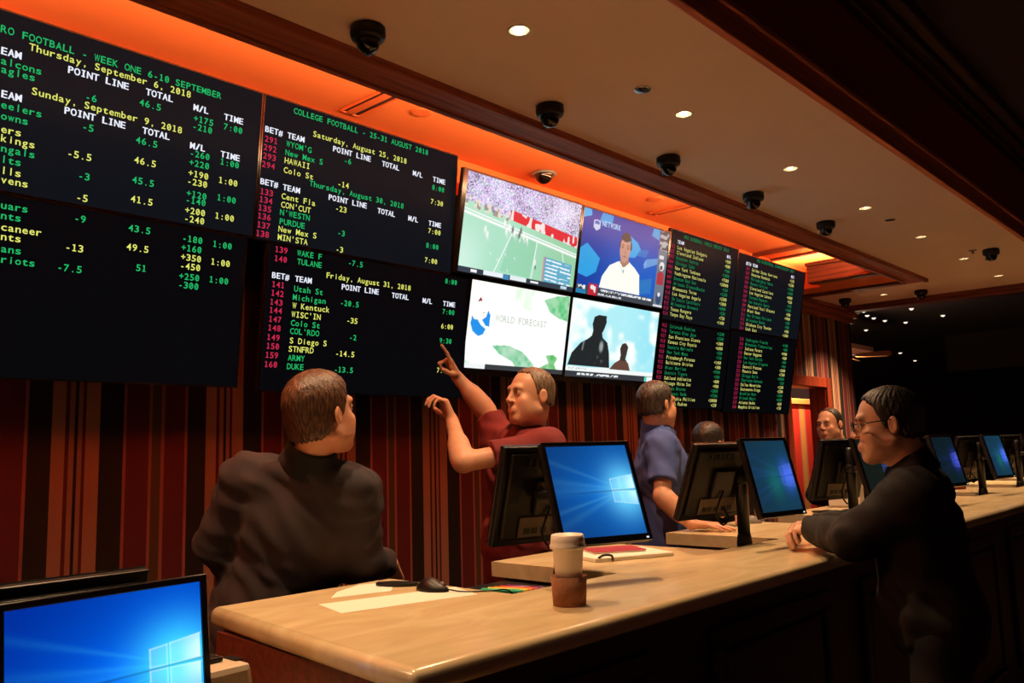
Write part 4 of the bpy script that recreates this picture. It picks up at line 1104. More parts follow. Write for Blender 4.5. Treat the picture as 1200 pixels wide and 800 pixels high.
TVS = [('football', football, (3.372, 4.497, 2.533, 3.135), 'television showing a football game before a full stand', (420, 240)),
       ('interview', interview, (4.503, 5.598, 2.538, 3.132), 'television showing a dark-haired man in a white polo shirt on a blue set', (300, 170)),
       ('forecast', forecast, (3.525, 4.482, 1.952, 2.522), 'television with a white picture of green leaves and a blue round mark', (220, 130)),
       ('silhouettes', silhouettes, (4.487, 5.575, 1.945, 2.522), 'television showing two dark figures against a bright sky', (240, 140))]
M['faint_text'] = emitter('faint_grey_text', (0.60, 0.62, 0.60, 1), 1.0)
M['white_text2'] = emitter('pale_blue_text', (0.55, 0.68, 0.9, 1), 1.0)
for nm, fun, (x0, x1, z0, z1), lab, res in TVS:
    e, xc, a, hh, w = make_display(x0, x1, z0, z1, PR, lab, 'television', 'televisions on the wall', 0.011, False, 'television')
    bl = 0.035 if nm in ('football',) else 0.011
    s = grid_picture('screen', w - 0.022 - (bl - .011), hh - 0.022 - (.03 if nm in ('forecast', 'silhouettes') else 0), res[0], res[1], fun, e, 0.0008)
    s.location = ((bl - .011) / 2, 0, 0.011 + (.03 if nm in ('forecast', 'silhouettes') else 0))
    if nm in ('forecast', 'silhouettes'):
        obj('lower_bezel', boxbm(-w / 2 + .011, w / 2 - .011, -0.004, 0.002, 0.011, 0.041), M['black_gloss'], e)
    if nm == 'football':
        obj('side_bezel', boxbm(-w / 2 + .011, -w / 2 + .035, -0.004, 0.002, 0.011, hh - .011), M['black_gloss'], e)
    if nm == 'forecast':
        V, T = [], []
        text_tris('WORLD FORECAST', -w / 2 + .245, hh * .585, 0.035, 0.042, V, T, y=-0.0005)
        mesh_from('caption', V, T, M['faint_text'], e)
    if nm == 'interview':
        V, T = [], []
        text_tris('NETWORK', -w / 2 + .225, hh * .83, 0.032, 0.038, V, T, bold=True, y=-0.0005)
        mesh_from('caption', V, T, M['white_text2'], e)

# ------------------------------------------------------------------ things on the counter
cup = tag(empty('coffee_cup', (1.715, 1.392, CT)), 'white paper coffee cup with a lid and a brown cardboard sleeve near the counter edge', 'cup')
obj('cup_body', lathe(bmesh.new(), [(0.026, 0.0), (0.029, 0.002), (0.0395, 0.145), (0.042, 0.15)], 40), M['cup'], cup, True)
obj('lid', lathe(bmesh.new(), [(0.0425, 0.138), (0.0455, 0.139), (0.0462, 0.147), (0.0435, 0.150), (0.0432, 0.158), (0.0415, 0.172), (0.038, 0.174), (0.036, 0.169), (0.002, 0.168)], 40), M['lid'], cup, True)
obj('sleeve', lathe(bmesh.new(), [(0.0405, 0.001), (0.0415, 0.001), (0.0455, 0.072), (0.0445, 0.072), (0.0405, 0.001)], 40, cap0=False, cap1=False), M['kraft'], cup, True)

def sheet(name, pts, z, m, label, cat, group=None, th=0.0006):
    cx = sum(p[0] for p in pts) / len(pts); cy = sum(p[1] for p in pts) / len(pts)
    o = obj(name, prism(bmesh.new(), [(p[0] - cx, p[1] - cy) for p in pts], 0, th), m, loc=(cx, cy, z))
    return tag(o, label, cat, group)
sheet('paper_sheet', [(1.311, 1.79), (1.698, 1.70), (1.752, 1.845), (1.352, 1.945)], CT, M['paper'], 'large white sheet of paper lying under the black mouse', 'paper', 'papers on the near end of the counter')
sheet('paper_sheet', [(1.43, 2.0), (1.60, 1.952), (1.725, 2.075), (1.62, 2.125), (1.50, 2.07)], CT, M['paper'], 'small crumpled white paper by the elbow of the man in the dark jacket', 'paper', 'papers on the near end of the counter')
b = bmesh.new()
o8 = []
for i in range(20):
    a = 2 * math.pi * i / 20
    o8.append((0.066 * math.cos(a), 0.026 * math.sin(a)))
prism(b, o8, 0, 0.010, 0.003, 2)
case = obj('glasses_case', b, M['black_plastic'], loc=(1.672, 2.01, CT + 0.0007), rot=(0, 0, math.radians(-58)))
tag(case, 'flat black oval case lying on the small papers behind the mouse', 'case')

def make_mouse(loc, rz, label, m, cable=None, group='computer mice on the counter'):
    e = tag(empty('computer_mouse', loc, (0, 0, rz)), label, 'mouse', group)
    b = bmesh.new()
    bmesh.ops.create_uvsphere(b, u_segments=28, v_segments=18, radius=1)
    for v in b.verts:
        x, y, z = v.co
        hump = 1.0 + 0.25 * math.exp(-((y + .25) / .5) ** 2) - 0.25 * max(0, y)
        v.co = (x * 0.031 * (1 - 0.12 * y * y), y * 0.056, max(z, -0.02) * 0.030 * hump + 0.0006)
    bmesh.ops.recalc_face_normals(b, faces=b.faces)
    obj('shell', b, m, e, True)
    obj('scroll_wheel', lathe(bmesh.new(), [(0.004, -0.004), (0.008, -0.003), (0.008, 0.003), (0.004, 0.004)], 16, axis='x'), M['grey_plastic'], e, True, loc=(0, 0.034, 0.019))
    b = bmesh.new()
    box(b, -0.0006, 0.0006, 0.005, 0.05, 0.0175, 0.0225)
    obj('button_seam', b, M['black_gloss'], e)
    if cable:
        obj('cable', tube(bmesh.new(), spline(cable, 8), 0.002, 8), M['black_plastic'], e, True)
    return e
make_mouse((1.668, 1.85, CT + 0.0007), math.radians(188), 'black corded mouse on the large white sheet at the near end of the counter', M['black_plastic'], [(0, 0.054, 0.008), (-0.01, 0.09, 0.003), (-0.03, 0.13, 0.0025), (-0.062, 0.165, 0.0025), (-0.098, 0.19, 0.001), (-0.13, 0.2, -0.03), (-0.16, 0.19, -0.052)])
make_mouse((3.925, 2.03, CT + 0.0002), math.radians(20), 'grey mouse beyond the pole beside the man in the blue polo shirt', M['grey_plastic'], None)

pens = [('green', lin(70, 190, 140)), ('yellow', lin(236, 200, 60)), ('orange', lin(230, 130, 50)), ('red', lin(200, 50, 60)), ('purple', lin(110, 50, 120))]
for i, (cn, c) in enumerate(pens):
    e = tag(empty('marker_pen', (2.005 + i * 0.021, 1.90 - i * 0.006, 1.0525 + 0.0075), (0, 0, math.radians(-70 - i * 2))), cn + ' marker pen on the dark shelf in the gap of the counter behind the cup', 'pen', 'marker pens in the counter gap')
    pm = mat(cn + '_pen', c, 0.35, noise=0.05)
    obj('barrel', lathe(bmesh.new(), [(0.005, -0.07), (0.007, -0.068), (0.007, 0.03)], 14, axis='x'), pm, e, True)
    obj('cap', lathe(bmesh.new(), [(0.0076, 0.028), (0.0076, 0.066), (0.005, 0.070)], 14, axis='x'), pm, e, True)
# pad, red booklet and loose paper under the lit monitor
pad = tag(obj('note_pad', rel(boxbm(-.16, .16, -.11, .11, 0, 0.014, 0.002, 1), (0, 0, 0)), M['paper'], loc=(2.565, 1.845, CT), rot=(0, 0, math.radians(-24))), 'thick white note pad under the lit blue monitor', 'note pad')
bk = tag(empty('red_booklet', (2.585, 1.885, CT + 0.0142), (0, 0, math.radians(-32))), 'red booklet lying on the white note pad under the lit blue monitor', 'booklet')
obj('cover', boxbm(-.10, .10, -.07, .07, 0.006, 0.0085, 0.001, 1), mat('red_cover', lin(170, 24, 34), 0.4, noise=0.05), bk)
obj('pages', boxbm(-.098, .098, -.068, .068, 0.0, 0.006), M['paper'], bk)
cl_ = obj('binder_clip', tube(bmesh.new(), spline([(0.02, -0.02, 0.004), (0.0, -0.03, 0.022), (-0.02, -0.01, 0.024), (-0.02, 0.02, 0.006), (0.0, 0.03, 0.004)], 6), 0.004), M['black_plastic'], loc=(2.415, 1.80, CT + .0), smooth=True)
tag(cl_, 'small black looped clip by the near corner of the note pad', 'clip')
pe = tag(empty('phone', (4.70, 1.965, CT), (0, 0, math.radians(-30))), 'flat black phone on the counter by the hands of the man in glasses', 'phone')
obj('body', boxbm(-.075, .075, -.037, .037, 0, 0.009, 0.003), M['black_plastic'], pe)
obj('glass', boxbm(-.072, .072, -.034, .034, 0.009, 0.0094), M['black_gloss'], pe)
for i, (x, y, r_) in enumerate(((5.92, 2.0, .3), (6.1, 1.86, -.2))):
    sheet('paper_sheet', [(x + math.cos(r_) * a - math.sin(r_) * b_, y + math.sin(r_) * a + math.cos(r_) * b_) for a, b_ in ((-.15, -.105), (.15, -.105), (.15, .105), (-.15, .105))], CT, M['paper'], ['white sheet of paper on the far counter left of the far pole', 'white sheet of paper on the far counter at the foot of the far pole'][i], 'paper', 'papers on the far counter')
pt = tag(empty('receipt_printer', (5.12, 2.02, CT), (0, 0, 0.2)), 'small pale receipt printer on the counter behind the man in glasses', 'printer')
obj('body', boxbm(-.07, .07, -.09, .09, 0, .13, 0.012), M['white_trim'], pt)
obj('lid', boxbm(-.06, .06, -.05, .08, .13, .142, 0.005), M['grey_plastic'], pt)
obj('receipt', boxbm(-.04, .04, -.075, -.074, .12, .19), M['paper'], pt)
ch = tag(empty('leaflet_holder', (7.05, 1.95, CT), (0, 0, -.3)), 'small reddish leaflet holder on the far counter at the right edge of view', 'leaflet holder')
obj('back', boxbm(-.10, .10, .02, .026, 0, .16, 0.002), mat('rose_card', lin(150, 62, 52), 0.6, noise=.1), ch)
obj('front', boxbm(-.10, .10, -.02, -.015, 0, .10, 0.002), mat('rose_card_front', lin(126, 48, 40), 0.6, noise=.1), ch)
obj('foot', boxbm(-.10, .10, -.0145, .0195, 0, .005), M['black_plastic'], ch)
# beige ticket printer on the low counter
tk = tag(empty('ticket_printer', (0.86, 1.72, 0.86), (0, 0, 0.03)), 'beige ticket printer on the low counter beside the nearest blue monitor', 'printer')
b = boxbm(-.095, .125, -.12, .12, 0, .225, 0.014)
for v in b.verts:
    if v.co.z > .1: v.co.x -= 0.018 * (1 if v.co.x > 0 else -1); v.co.y += 0.02 if v.co.y < 0 else 0
obj('body', b, mat('beige_plastic', lin(204, 186, 160), 0.5, noise=.03), tk)
obj('tray', boxbm(-.07, .07, -.05, .09, .225, .236, 0.004), M['black_plastic'], tk)
obj('slot', boxbm(.085, .103, -.07, -.02, .2255, .228), M['black_plastic'], tk)

# ------------------------------------------------------------------ people: bodies grown from distance fields
def nrm(v):
    v = np.asarray(v, float); return v / np.linalg.norm(v)

class Field:
    def __init__(s): s.p = []
    def cap(s, a, b, ra, rb, k=0.02, op='u', flat=False): s.p.append(('c', np.array(a, float), np.array(b, float), ra, rb, k, op, flat)); return s
    def ell(s, c, r, R=None, k=0.02, op='u'): s.p.append(('e', np.array(c, float), np.array(r, float), np.eye(3) if R is None else np.array(R, float), k, op)); return s
    def chain(s, pts, rs, k=0.015):
        for i in range(len(pts) - 1): s.cap(pts[i], pts[i + 1], rs[i], rs[i + 1], k)
        return s
    def fun(s, lo, hi, f, op='i'): s.p.append(('f', np.array(lo, float), np.array(hi, float), f, op)); return s

    def bounds(s):
        lo, hi = [], []
        for q in s.p:
            if q[0] == 'c' and q[6] == 'u':
                r = max(q[3], q[4]); lo.append(np.minimum(q[1], q[2]) - r); hi.append(np.maximum(q[1], q[2]) + r)
            elif q[0] == 'e' and q[5] == 'u':
                r = q[2].max(); lo.append(q[1] - r); hi.append(q[1] + r)
        return np.min(lo, 0), np.max(hi, 0)

    def mesh(s, res, disp=None):
        lo, hi = s.bounds(); lo = lo - 3 * res - .012; hi = hi + 3 * res + .012
        n = np.ceil((hi - lo) / res).astype(int) + 1
        ax = [lo[i] + np.arange(n[i]) * res for i in range(3)]
        F = np.full(n, 0.3, np.float32)
        for q in s.p:
            if q[0] == 'c':
                r = max(q[3], q[4]); k = q[5]; l = np.minimum(q[1], q[2]) - r; h = np.maximum(q[1], q[2]) + r
            elif q[0] == 'e':
                k = q[4]; r = q[2].max(); l = q[1] - r; h = q[1] + r
            else:
                k = 0; l, h = q[1], q[2]
            m = k + 2.5 * res + 0.012
            i0 = np.clip(np.floor((l - m - lo) / res).astype(int), 0, n - 1); i1 = np.clip(np.ceil((h + m - lo) / res).astype(int) + 1, 1, n)
            if np.any(i1 <= i0): continue
            sl = tuple(slice(i0[j], i1[j]) for j in range(3))
            X = ax[0][sl[0]][:, None, None]; Y = ax[1][sl[1]][None, :, None]; Z = ax[2][sl[2]][None, None, :]
            G = F[sl]
            if q[0] == 'c':
                a, b = q[1], q[2]; d = b - a; L2 = max(float(d @ d), 1e-12)
                t = ((X - a[0]) * d[0] + (Y - a[1]) * d[1] + (Z - a[2]) * d[2]) / L2
                tc = np.clip(t, 0, 1)
                D = np.sqrt((X - a[0] - tc * d[0]) ** 2 + (Y - a[1] - tc * d[1]) ** 2 + (Z - a[2] - tc * d[2]) ** 2) - (q[3] + (q[4] - q[3]) * tc)
                if q[7]: D = np.maximum(D, (t - 1) * math.sqrt(L2))
                op = q[6]
            elif q[0] == 'e':
                R = q[3]; r = q[2]
                dx, dy, dz = X - q[1][0], Y - q[1][1], Z - q[1][2]
                P = [dx * R[i][0] + dy * R[i][1] + dz * R[i][2] for i in range(3)]
                k0 = np.sqrt(sum((P[i] / r[i]) ** 2 for i in range(3))); k1 = np.sqrt(sum((P[i] / r[i] ** 2) ** 2 for i in range(3)))
                D = k0 * (k0 - 1) / np.maximum(k1, 1e-6)
                op = q[5]
            else:
                D = q[3](X, Y, Z); op = q[4]
            if op == 'u':
                if k > 0:
                    h_ = np.clip(0.5 + 0.5 * (G - D) / k, 0, 1)
                    F[sl] = G * (1 - h_) + D * h_ - k * h_ * (1 - h_)
                else: F[sl] = np.minimum(G, D)
            elif op == 's':
                if k > 0:
                    h_ = np.clip(0.5 - 0.5 * (G + D) / k, 0, 1)
                    F[sl] = G * (1 - h_) - D * h_ + k * h_ * (1 - h_)
                else: F[sl] = np.maximum(G, -D)
            elif op == 'si':
                kk = .012
                h_ = np.clip(0.5 - 0.5 * (G - D) / kk, 0, 1)
                F[sl] = G * (1 - h_) + D * h_ + kk * h_ * (1 - h_)
            else: F[sl] = np.maximum(G, D)
        if disp is not None:
            F += disp(ax[0][:, None, None], ax[1][None, :, None], ax[2][None, None, :]).astype(np.float32)
        return surface_nets(F, lo, res)

def surface_nets(F, lo, res):
    S = F < 0
    n = F.shape
    c = [S[i:n[0] - 1 + i, j:n[1] - 1 + j, k:n[2] - 1 + k] for i in (0, 1) for j in (0, 1) for k in (0, 1)]
    anyv = np.logical_or.reduce(c); allv = np.logical_and.reduce(c)
    act = anyv & ~allv
    I, J, K = np.nonzero(act)
    vid = np.full(act.shape, -1, np.int64); vid[I, J, K] = np.arange(len(I))
    acc = np.zeros((len(I), 3)); cnt = np.zeros(len(I))
    cor = [(i, j, k) for i in (0, 1) for j in (0, 1) for k in (0, 1)]
    vals = [F[I + i, J + j, K + k].astype(float) for i, j, k in cor]
    for a in range(8):
        for b in range(a + 1, 8):
            da = np.subtract(cor[b], cor[a])
            if np.abs(da).sum() != 1: continue
            va, vb = vals[a], vals[b]
            x = (va < 0) != (vb < 0)
            t = np.where(x, va / np.where(np.abs(va - vb) < 1e-12, 1, va - vb), 0)
            acc += np.where(x[:, None], np.array(cor[a])[None] + t[:, None] * da[None], 0); cnt += x
    V = (np.stack([I, J, K], 1) + acc / cnt[:, None]) * res + lo
    Q = []
    for axis in range(3):
        sl0 = [slice(None)] * 3; sl1 = [slice(None)] * 3
        sl0[axis] = slice(0, n[axis] - 1); sl1[axis] = slice(1, n[axis])
        A, B = S[tuple(sl0)], S[tuple(sl1)]
        e = np.argwhere(A != B)
        o1, o2 = [(1, 2), (2, 0), (0, 1)][axis]
        e = e[(e[:, o1] > 0) & (e[:, o2] > 0) & (e[:, o1] < n[o1] - 1) & (e[:, o2] < n[o2] - 1)]
        inside = A[e[:, 0], e[:, 1], e[:, 2]]
        def idx(d1, d2):
            f = e.copy(); f[:, o1] -= d1; f[:, o2] -= d2
            return vid[f[:, 0], f[:, 1], f[:, 2]]
        q = np.stack([idx(1, 1), idx(0, 1), idx(0, 0), idx(1, 0)], 1)
        q = np.where(inside[:, None], q, q[:, ::-1])
        Q.append(q)
    Q = np.concatenate(Q)
    Q = Q[(Q >= 0).all(1)]
    return V, Q

def relax(V, Q, it=2, lam=0.5):
    n = len(V)
    e = np.concatenate([Q[:, [0, 1]], Q[:, [1, 2]], Q[:, [2, 3]], Q[:, [3, 0]]])
    e = np.concatenate([e, e[:, ::-1]])
    deg = np.bincount(e[:, 0], minlength=n)[:, None]
    for k in range(it):
        for l in (lam, -lam * 1.02):
            s = np.stack([np.bincount(e[:, 0], V[e[:, 1], j], n) for j in range(3)], 1)
            V = V + l * (s / np.maximum(deg, 1) - V)
    return V

def field_obj(name, fld, res, m, parent, base, disp=None, tint=None, it=2):
    V, Q = fld.mesh(res, disp)
    V = relax(V, Q, it)
    W = V - np.array(base)
    me = bpy.data.meshes.new(name)
    me.vertices.add(len(W)); me.vertices.foreach_set('co', W.astype(np.float32).ravel())
    me.loops.add(Q.size); me.loops.foreach_set('vertex_index', Q.ravel().astype(np.int32))
    me.polygons.add(len(Q)); me.polygons.foreach_set('loop_start', (np.arange(len(Q)) * 4).astype(np.int32))
    me.polygons.foreach_set('loop_total', np.full(len(Q), 4, np.int32))
    me.polygons.foreach_set('use_smooth', np.ones(len(Q), bool))
    me.update(calc_edges=True); me.validate()
    if tint is not None:
        at = me.color_attributes.new('tint', 'FLOAT_COLOR', 'POINT')
        c = tint(V)
        at.data.foreach_set('color', np.concatenate([c, np.ones((len(c), 1))], 1).astype(np.float32).ravel())
    me.materials.append(m)
    o = bpy.data.objects.new(name, me)
    return link(o, parent)

def skin_mat(name, tintname='tint'):
    m = bpy.data.materials.new(name); m.use_nodes = True
    nt = m.node_tree; b = nt.nodes['Principled BSDF']
    at = nt.nodes.new('ShaderNodeAttribute'); at.attribute_name = tintname
    tc = nt.nodes.new('ShaderNodeTexCoord'); nz = nt.nodes.new('ShaderNodeTexNoise'); nz.inputs['Scale'].default_value = 45; nz.inputs['Detail'].default_value = 4
    nt.links.new(tc.outputs['Object'], nz.inputs['Vector'])
    mx = nt.nodes.new('ShaderNodeMix'); mx.data_type = 'RGBA'; mx.blend_type = 'MULTIPLY'; mx.inputs['Factor'].default_value = 0.22
    nt.links.new(at.outputs['Color'], mx.inputs['A']); nt.links.new(nz.outputs['Fac'], mx.inputs['B'])
    nt.links.new(mx.outputs['Result'], b.inputs['Base Color'])
    b.inputs['Roughness'].default_value = 0.48
    b.inputs['Specular IOR Level'].default_value = 0.4
    return m
M['skin'] = skin_mat('skin')

def hair_mat(name, c1, c2):
    m = bpy.data.materials.new(name); m.use_nodes = True
    nt = m.node_tree; b = nt.nodes['Principled BSDF']
    tc = nt.nodes.new('ShaderNodeTexCoord'); mp = nt.nodes.new('ShaderNodeMapping'); mp.inputs['Scale'].default_value = (150, 150, 30)
    nz = nt.nodes.new('ShaderNodeTexNoise'); nz.inputs['Scale'].default_value = 1.0; nz.inputs['Detail'].default_value = 3
    nt.links.new(tc.outputs['Object'], mp.inputs[0]); nt.links.new(mp.outputs[0], nz.inputs[0])
    cr = nt.nodes.new('ShaderNodeValToRGB'); cr.color_ramp.elements[0].position = .35; cr.color_ramp.elements[0].color = c1; cr.color_ramp.elements[1].position = .68; cr.color_ramp.elements[1].color = c2
    nt.links.new(nz.outputs['Fac'], cr.inputs[0]); nt.links.new(cr.outputs[0], b.inputs['Base Color'])
    bp = nt.nodes.new('ShaderNodeBump'); bp.inputs['Strength'].default_value = .6; bp.inputs['Distance'].default_value = .004
    nt.links.new(nz.outputs['Fac'], bp.inputs['Height']); nt.links.new(bp.outputs[0], b.inputs['Normal'])
    b.inputs['Roughness'].default_value = .45
    return m

def head_frame(heading, pitch=0.0, roll=0.0):
    """columns: right, forward, up of a head looking along heading (radians, world)"""
    f = np.array([math.cos(heading) * math.cos(pitch), math.sin(heading) * math.cos(pitch), math.sin(pitch)])
    r = np.array([math.sin(heading), -math.cos(heading), 0.0])
    u = np.cross(r, f)
    c, s = math.cos(roll), math.sin(roll)
    return np.stack([c * r + s * u, f, c * u - s * r], 1)

def add_head(F, C, H, s=1.0):
    """C = head centre (ears' height), H = frame"""
    P = lambda x, y, z: C + H @ (np.array([x, y, z]) * s)
    R = H.T
    E = lambda c, r, k=.02, op='u', RR=None: F.ell(P(*c), np.array(r) * s, R if RR is None else RR, k * s, op)
    Cc = lambda a, b, ra, rb, k=.02, op='u': F.cap(P(*a), P(*b), ra * s, rb * s, k * s, op)
    E((0, -.012, .035), (.076, .097, .082), .02)
    E((0, .025, -.04), (.060, .066, .080), .03)
    E((0, .066, -.100), (.024, .022, .018), .03)
    for sx in (-1, 1):
        Cc((sx * .054, .0, -.062), (sx * .020, .064, -.100), .016, .014, .03)
        E((sx * .043, .062, -.026), (.020, .018, .018), .02)
        E((sx * .040, .048, -.056), (.022, .024, .026), .03)
    Cc((-.036, .082, .026), (.036, .082, .026), .011, .011, .02)
    for sx in (-1, 1):
        E((sx * .031, .096, .005), (.019, .012, .0095), .012, 's')
        E((sx * .031, .0765, .003), (.0135, .0120, .0115), .004)
        Cc((sx * .018, .0868, .009), (sx * .044, .0835, .0085), .0036, .0034, .004)
        Cc((sx * .019, .0858, -.004), (sx * .043, .0825, -.003), .003, .003, .004)
    Cc((0, .088, .012), (0, .1065, -.026), .0078, .0112, .012)
    for sx in (-1, 1): E((sx * .0125, .100, -.031), (.0082, .010, .0068), .008)
    E((0, .085, -.066), (.026, .014, .016), .015)
    Cc((-.019, .094, -.061), (.019, .094, -.061), .0045, .0045, .006)
    Cc((-.016, .094, -.071), (.016, .094, -.071), .0055, .0055, .006)
    Cc((-.024, .101, -.066), (.024, .101, -.066), .0018, .0018, .003, 's')
    for sx in (-1, 1):
        th = sx * 0.35
        RR = np.array([[math.cos(th), math.sin(th), 0], [-math.sin(th), math.cos(th), 0], [0, 0, 1]]) @ R
        E((sx * .082, -.012, -.005), (.008, .0175, .0295), .008, 'u', RR)
        E((sx * .0895, -.008, -.004), (.005, .009, .017), .004, 's', RR)
    return P

def add_hand(F, wrist, d, nrm_, right, curl, spread=0.06, s=1.0, thumb=(0.8, 0.5, 0.3)):
    """d: towards the fingers, nrm_: out of the palm; curl: per finger (knuckle, middle, end) bends"""
    d = nrm(d); n = nrm(np.array(nrm_, float) - np.dot(nrm_, d) * d)
    t = np.cross(d, n) * (1 if right else -1)
    W = np.array(wrist, float)
    offs = (.029, .010, -.010, -.028); Ls = (.090, .094, .088, .080)
    fl = ((.043, .027, .022), (.048, .030, .024), (.044, .028, .023), (.034, .021, .020))
    kn = []
    for o, L in zip(offs, Ls):
        p = W + (d * L + t * o) * s
        F.cap(W + (d * .012 + t * o * .55) * s, p, .0165 * s, .0120 * s, .012 * s)
        kn.append(p)
    F.cap(W + (d * .03 + t * .02 + n * .006) * s, W + (d * .06 + t * .026 + n * .008) * s, .015 * s, .013 * s, .012 * s)
    tips = []
    for i in range(4):
        p = kn[i]; a = 0.0
        base = nrm(d + t * offs[i] / .03 * spread)
        r = (.0092, .0095, .009, .0078)[i] * s
        for j in range(3):
            a += curl[i][j]
            dir_ = base * math.cos(a) + n * math.sin(a)
            q = p + dir_ * fl[i][j] * s
            F.cap(p, q, r, r * .90, .003 * s); r *= .90
            p = q
        tips.append(p)
    tb = W + (d * .022 + t * .024 + n * .004) * s
    td = nrm(t * thumb[0] + d * thumb[1] + n * thumb[2])
    t1 = tb + td * .042 * s
    td2 = nrm(td * .75 + d * .5 + n * .15)
    t2 = t1 + td2 * .030 * s
    t3 = t2 + nrm(td2 + d * .35) * .024 * s
    F.chain([tb, t1, t2, t3], [.0145 * s, .0112 * s, .0105 * s, .0085 * s], .006 * s)
    return tips

REL = ((.25, .35, .25), (.30, .4, .3), (.35, .4, .3), (.4, .4, .3))
FLAT = ((.10, .12, .08), (.08, .10, .08), (.10, .12, .08), (.14, .14, .1))
FIST = ((1.35, 1.6, .9), (1.4, 1.65, .9), (1.4, 1.65, .9), (1.4, 1.6, .9))
POINT = ((.05, .08, .05), (1.35, 1.65, .9), (1.4, 1.65, .9), (1.4, 1.6, .9))

def person(label, J, look):
    """J: joints in world space; look: colours, clothes, hair and poses"""
    sc = look.get('scale', 1.0)
    res = look.get('res', .0045)
    f = nrm([math.cos(J['heading']), math.sin(J['heading']), 0]); r = np.array([f[1], -f[0], 0.0]); u = np.array([0, 0, 1.0])
    g = look.get('girth', 1.0)
    H = head_frame(*J['headrot'])
    HC = np.array(J['head'])
    ls, rs, le, re_, lw, rw = [np.array(J[k]) for k in ('lsh', 'rsh', 'lelb', 'relb', 'lwr', 'rwr')]
    hip = np.array(J['hip']); neck = (ls + rs) / 2 + u * .035 + f * -.005
    neck = np.array(J.get('neck', neck))
    feet = np.array([hip[0], hip[1], 0.0]) if 'feet' not in J else np.array(J['feet'] + [0.0])
    base = (float(feet[0]), float(feet[1]), 0.0)
    chest = (ls + rs) / 2 - u * .13 + f * .01
    up_t = nrm(((ls + rs) / 2 - hip))
    rT = nrm(rs - ls); fT = nrm(np.cross(up_t, rT)); uT = np.cross(rT, fT)
    RT = np.stack([rT, fT, uT])
    chest = (ls + rs) / 2 - uT * .13 + fT * .01
    belly = hip * .62 + chest * .38 + fT * (.02 * g)
    skin = np.array(look['skin'])
    legL = [hip - r * .085, hip - r * .10 + f * .03 - u * (hip[2] * .47), np.array([*(feet - r * .11)[:2], .08])]
    legR = [hip + r * .085, hip + r * .10 + f * .02 - u * (hip[2] * .47), np.array([*(feet + r * .11)[:2], .08])]

    # the body: one continuous skin
    B = Field()
    B.ell(chest, (.135 * g, .090 * g, .17), RT, .05).ell(belly, (.120 * g, .092 * g, .16), RT, .05).ell(hip, (.135, .095, .11), RT, .05)
    B.cap(ls, rs, .045, .045, .05)
    for leg in (legL, legR):
        B.cap(leg[0], leg[1], .068, .045, .03); B.cap(leg[1], leg[2], .048, .033, .03)
        B.cap(leg[2] - u * .035, leg[2] + f * .13 - u * .045, .030, .024, .02)
    B.cap(neck - u * .03, HC + H @ np.array([0, -.03, -.05]) * sc, .060, .056, .03)
    for a, b_, c in ((ls, le, lw), (rs, re_, rw)):
        B.cap(a, b_, .046, .040, .02); B.cap(b_, c, .043, .027, .015)
        fd = nrm(c - b_)
        B.cap(b_ + fd * .04, b_ + fd * .10, .044, .040, .03)
    P = add_head(B, HC, H, sc)
    tips = {}
    for side, w_, k in (('L', lw, 'lhand'), ('R', rw, 'rhand')):
        h_ = J[k]
        tips[side] = add_hand(B, w_, h_['d'], h_['n'], side == 'R', h_['curl'], h_.get('spread', .06), h_.get('s', 1.0), h_.get('thumb', (.8, .5, .3)))
    lip = np.array(look.get('lip', skin * np.array([.80, .52, .50])))
    beard = look.get('stubble', 0.0)
    def tint(V):
        q = (V - HC) @ H / sc
        c = np.tile(skin, (len(V), 1))
        w = np.exp(-(((q[:, 0]) / .022) ** 4 + ((q[:, 2] + .066) / .0085) ** 4)) * (q[:, 1] > .075)
        c = c * (1 - w[:, None] * .8) + lip * w[:, None] * .8
        ck = np.exp(-(((np.abs(q[:, 0]) - .042) / .02) ** 2 + ((q[:, 2] + .03) / .022) ** 2)) * (q[:, 1] > .03) + .8 * np.exp(-((q[:, 0] / .014) ** 2 + ((q[:, 2] + .028) / .012) ** 2)) * (q[:, 1] > .09)
        ck = ck + .5 * (np.abs(q[:, 0]) > .078) * (np.abs(q[:, 2]) < .05)
        ck = np.clip(ck, 0, 1)[:, None] * .35
        c = c * (1 - ck) + skin * np.array([1.05, .68, .62]) * ck
        if beard:
            m_ = (smooth(.0, .03, q[:, 1]) * smooth(-.03, -.06, q[:, 2]) * (q[:, 2] > -.16))[:, None] * beard
            c = c * (1 - m_) + skin * np.array([.55, .5, .5]) * m_
        return c
    body = field_obj('person', B, res, M['skin'], None, base, None, tint, 2)
    body.location = base
    tag(body, label, 'person')
    # eyes and brows
    for sx in (-1, 1):
        for nm_, rad, dy, m_ in (('eye', .0088, 0.0808, M['eye_white']), ):
            b = bmesh.new(); bmesh.ops.create_uvsphere(b, u_segments=16, v_segments=12, radius=rad * sc)
            eo = obj(nm_, b, m_, body, True, loc=tuple(P(sx * .031, dy, .0025) - np.array(base)))
            b = bmesh.new(); bmesh.ops.create_uvsphere(b, u_segments=12, v_segments=8, radius=.0056 * sc)
            obj('iris', b, M['eye_dark'], eo, True, loc=tuple(H @ np.array([0, .0046, 0]) * sc))
        b = tube(bmesh.new(), [P(sx * .016, .0935, .020) - np.array(base), P(sx * .032, .0925, .0255) - np.array(base), P(sx * .048, .0815, .021) - np.array(base)], [.003, .0042, .002], 8)
        obj('eyebrow', b, look['hairmat'], body, True)
    # hair
    hy, hz = look.get('hairline', ([-.13, -.05, -.014, .006, .024, .040, .062, .085, .11], [-.052, -.048, -.032, -.030, .014, .056, .084, .097, .11]))
    hv, rec = look.get('hairvol', .010), look.get('recede', 0.0)
    HF = Field()
    HF.ell(P(0, -.012, .036), np.array((.0765 + hv, .098 + hv, .083 + hv * 1.1)) * sc, H.T, 0)
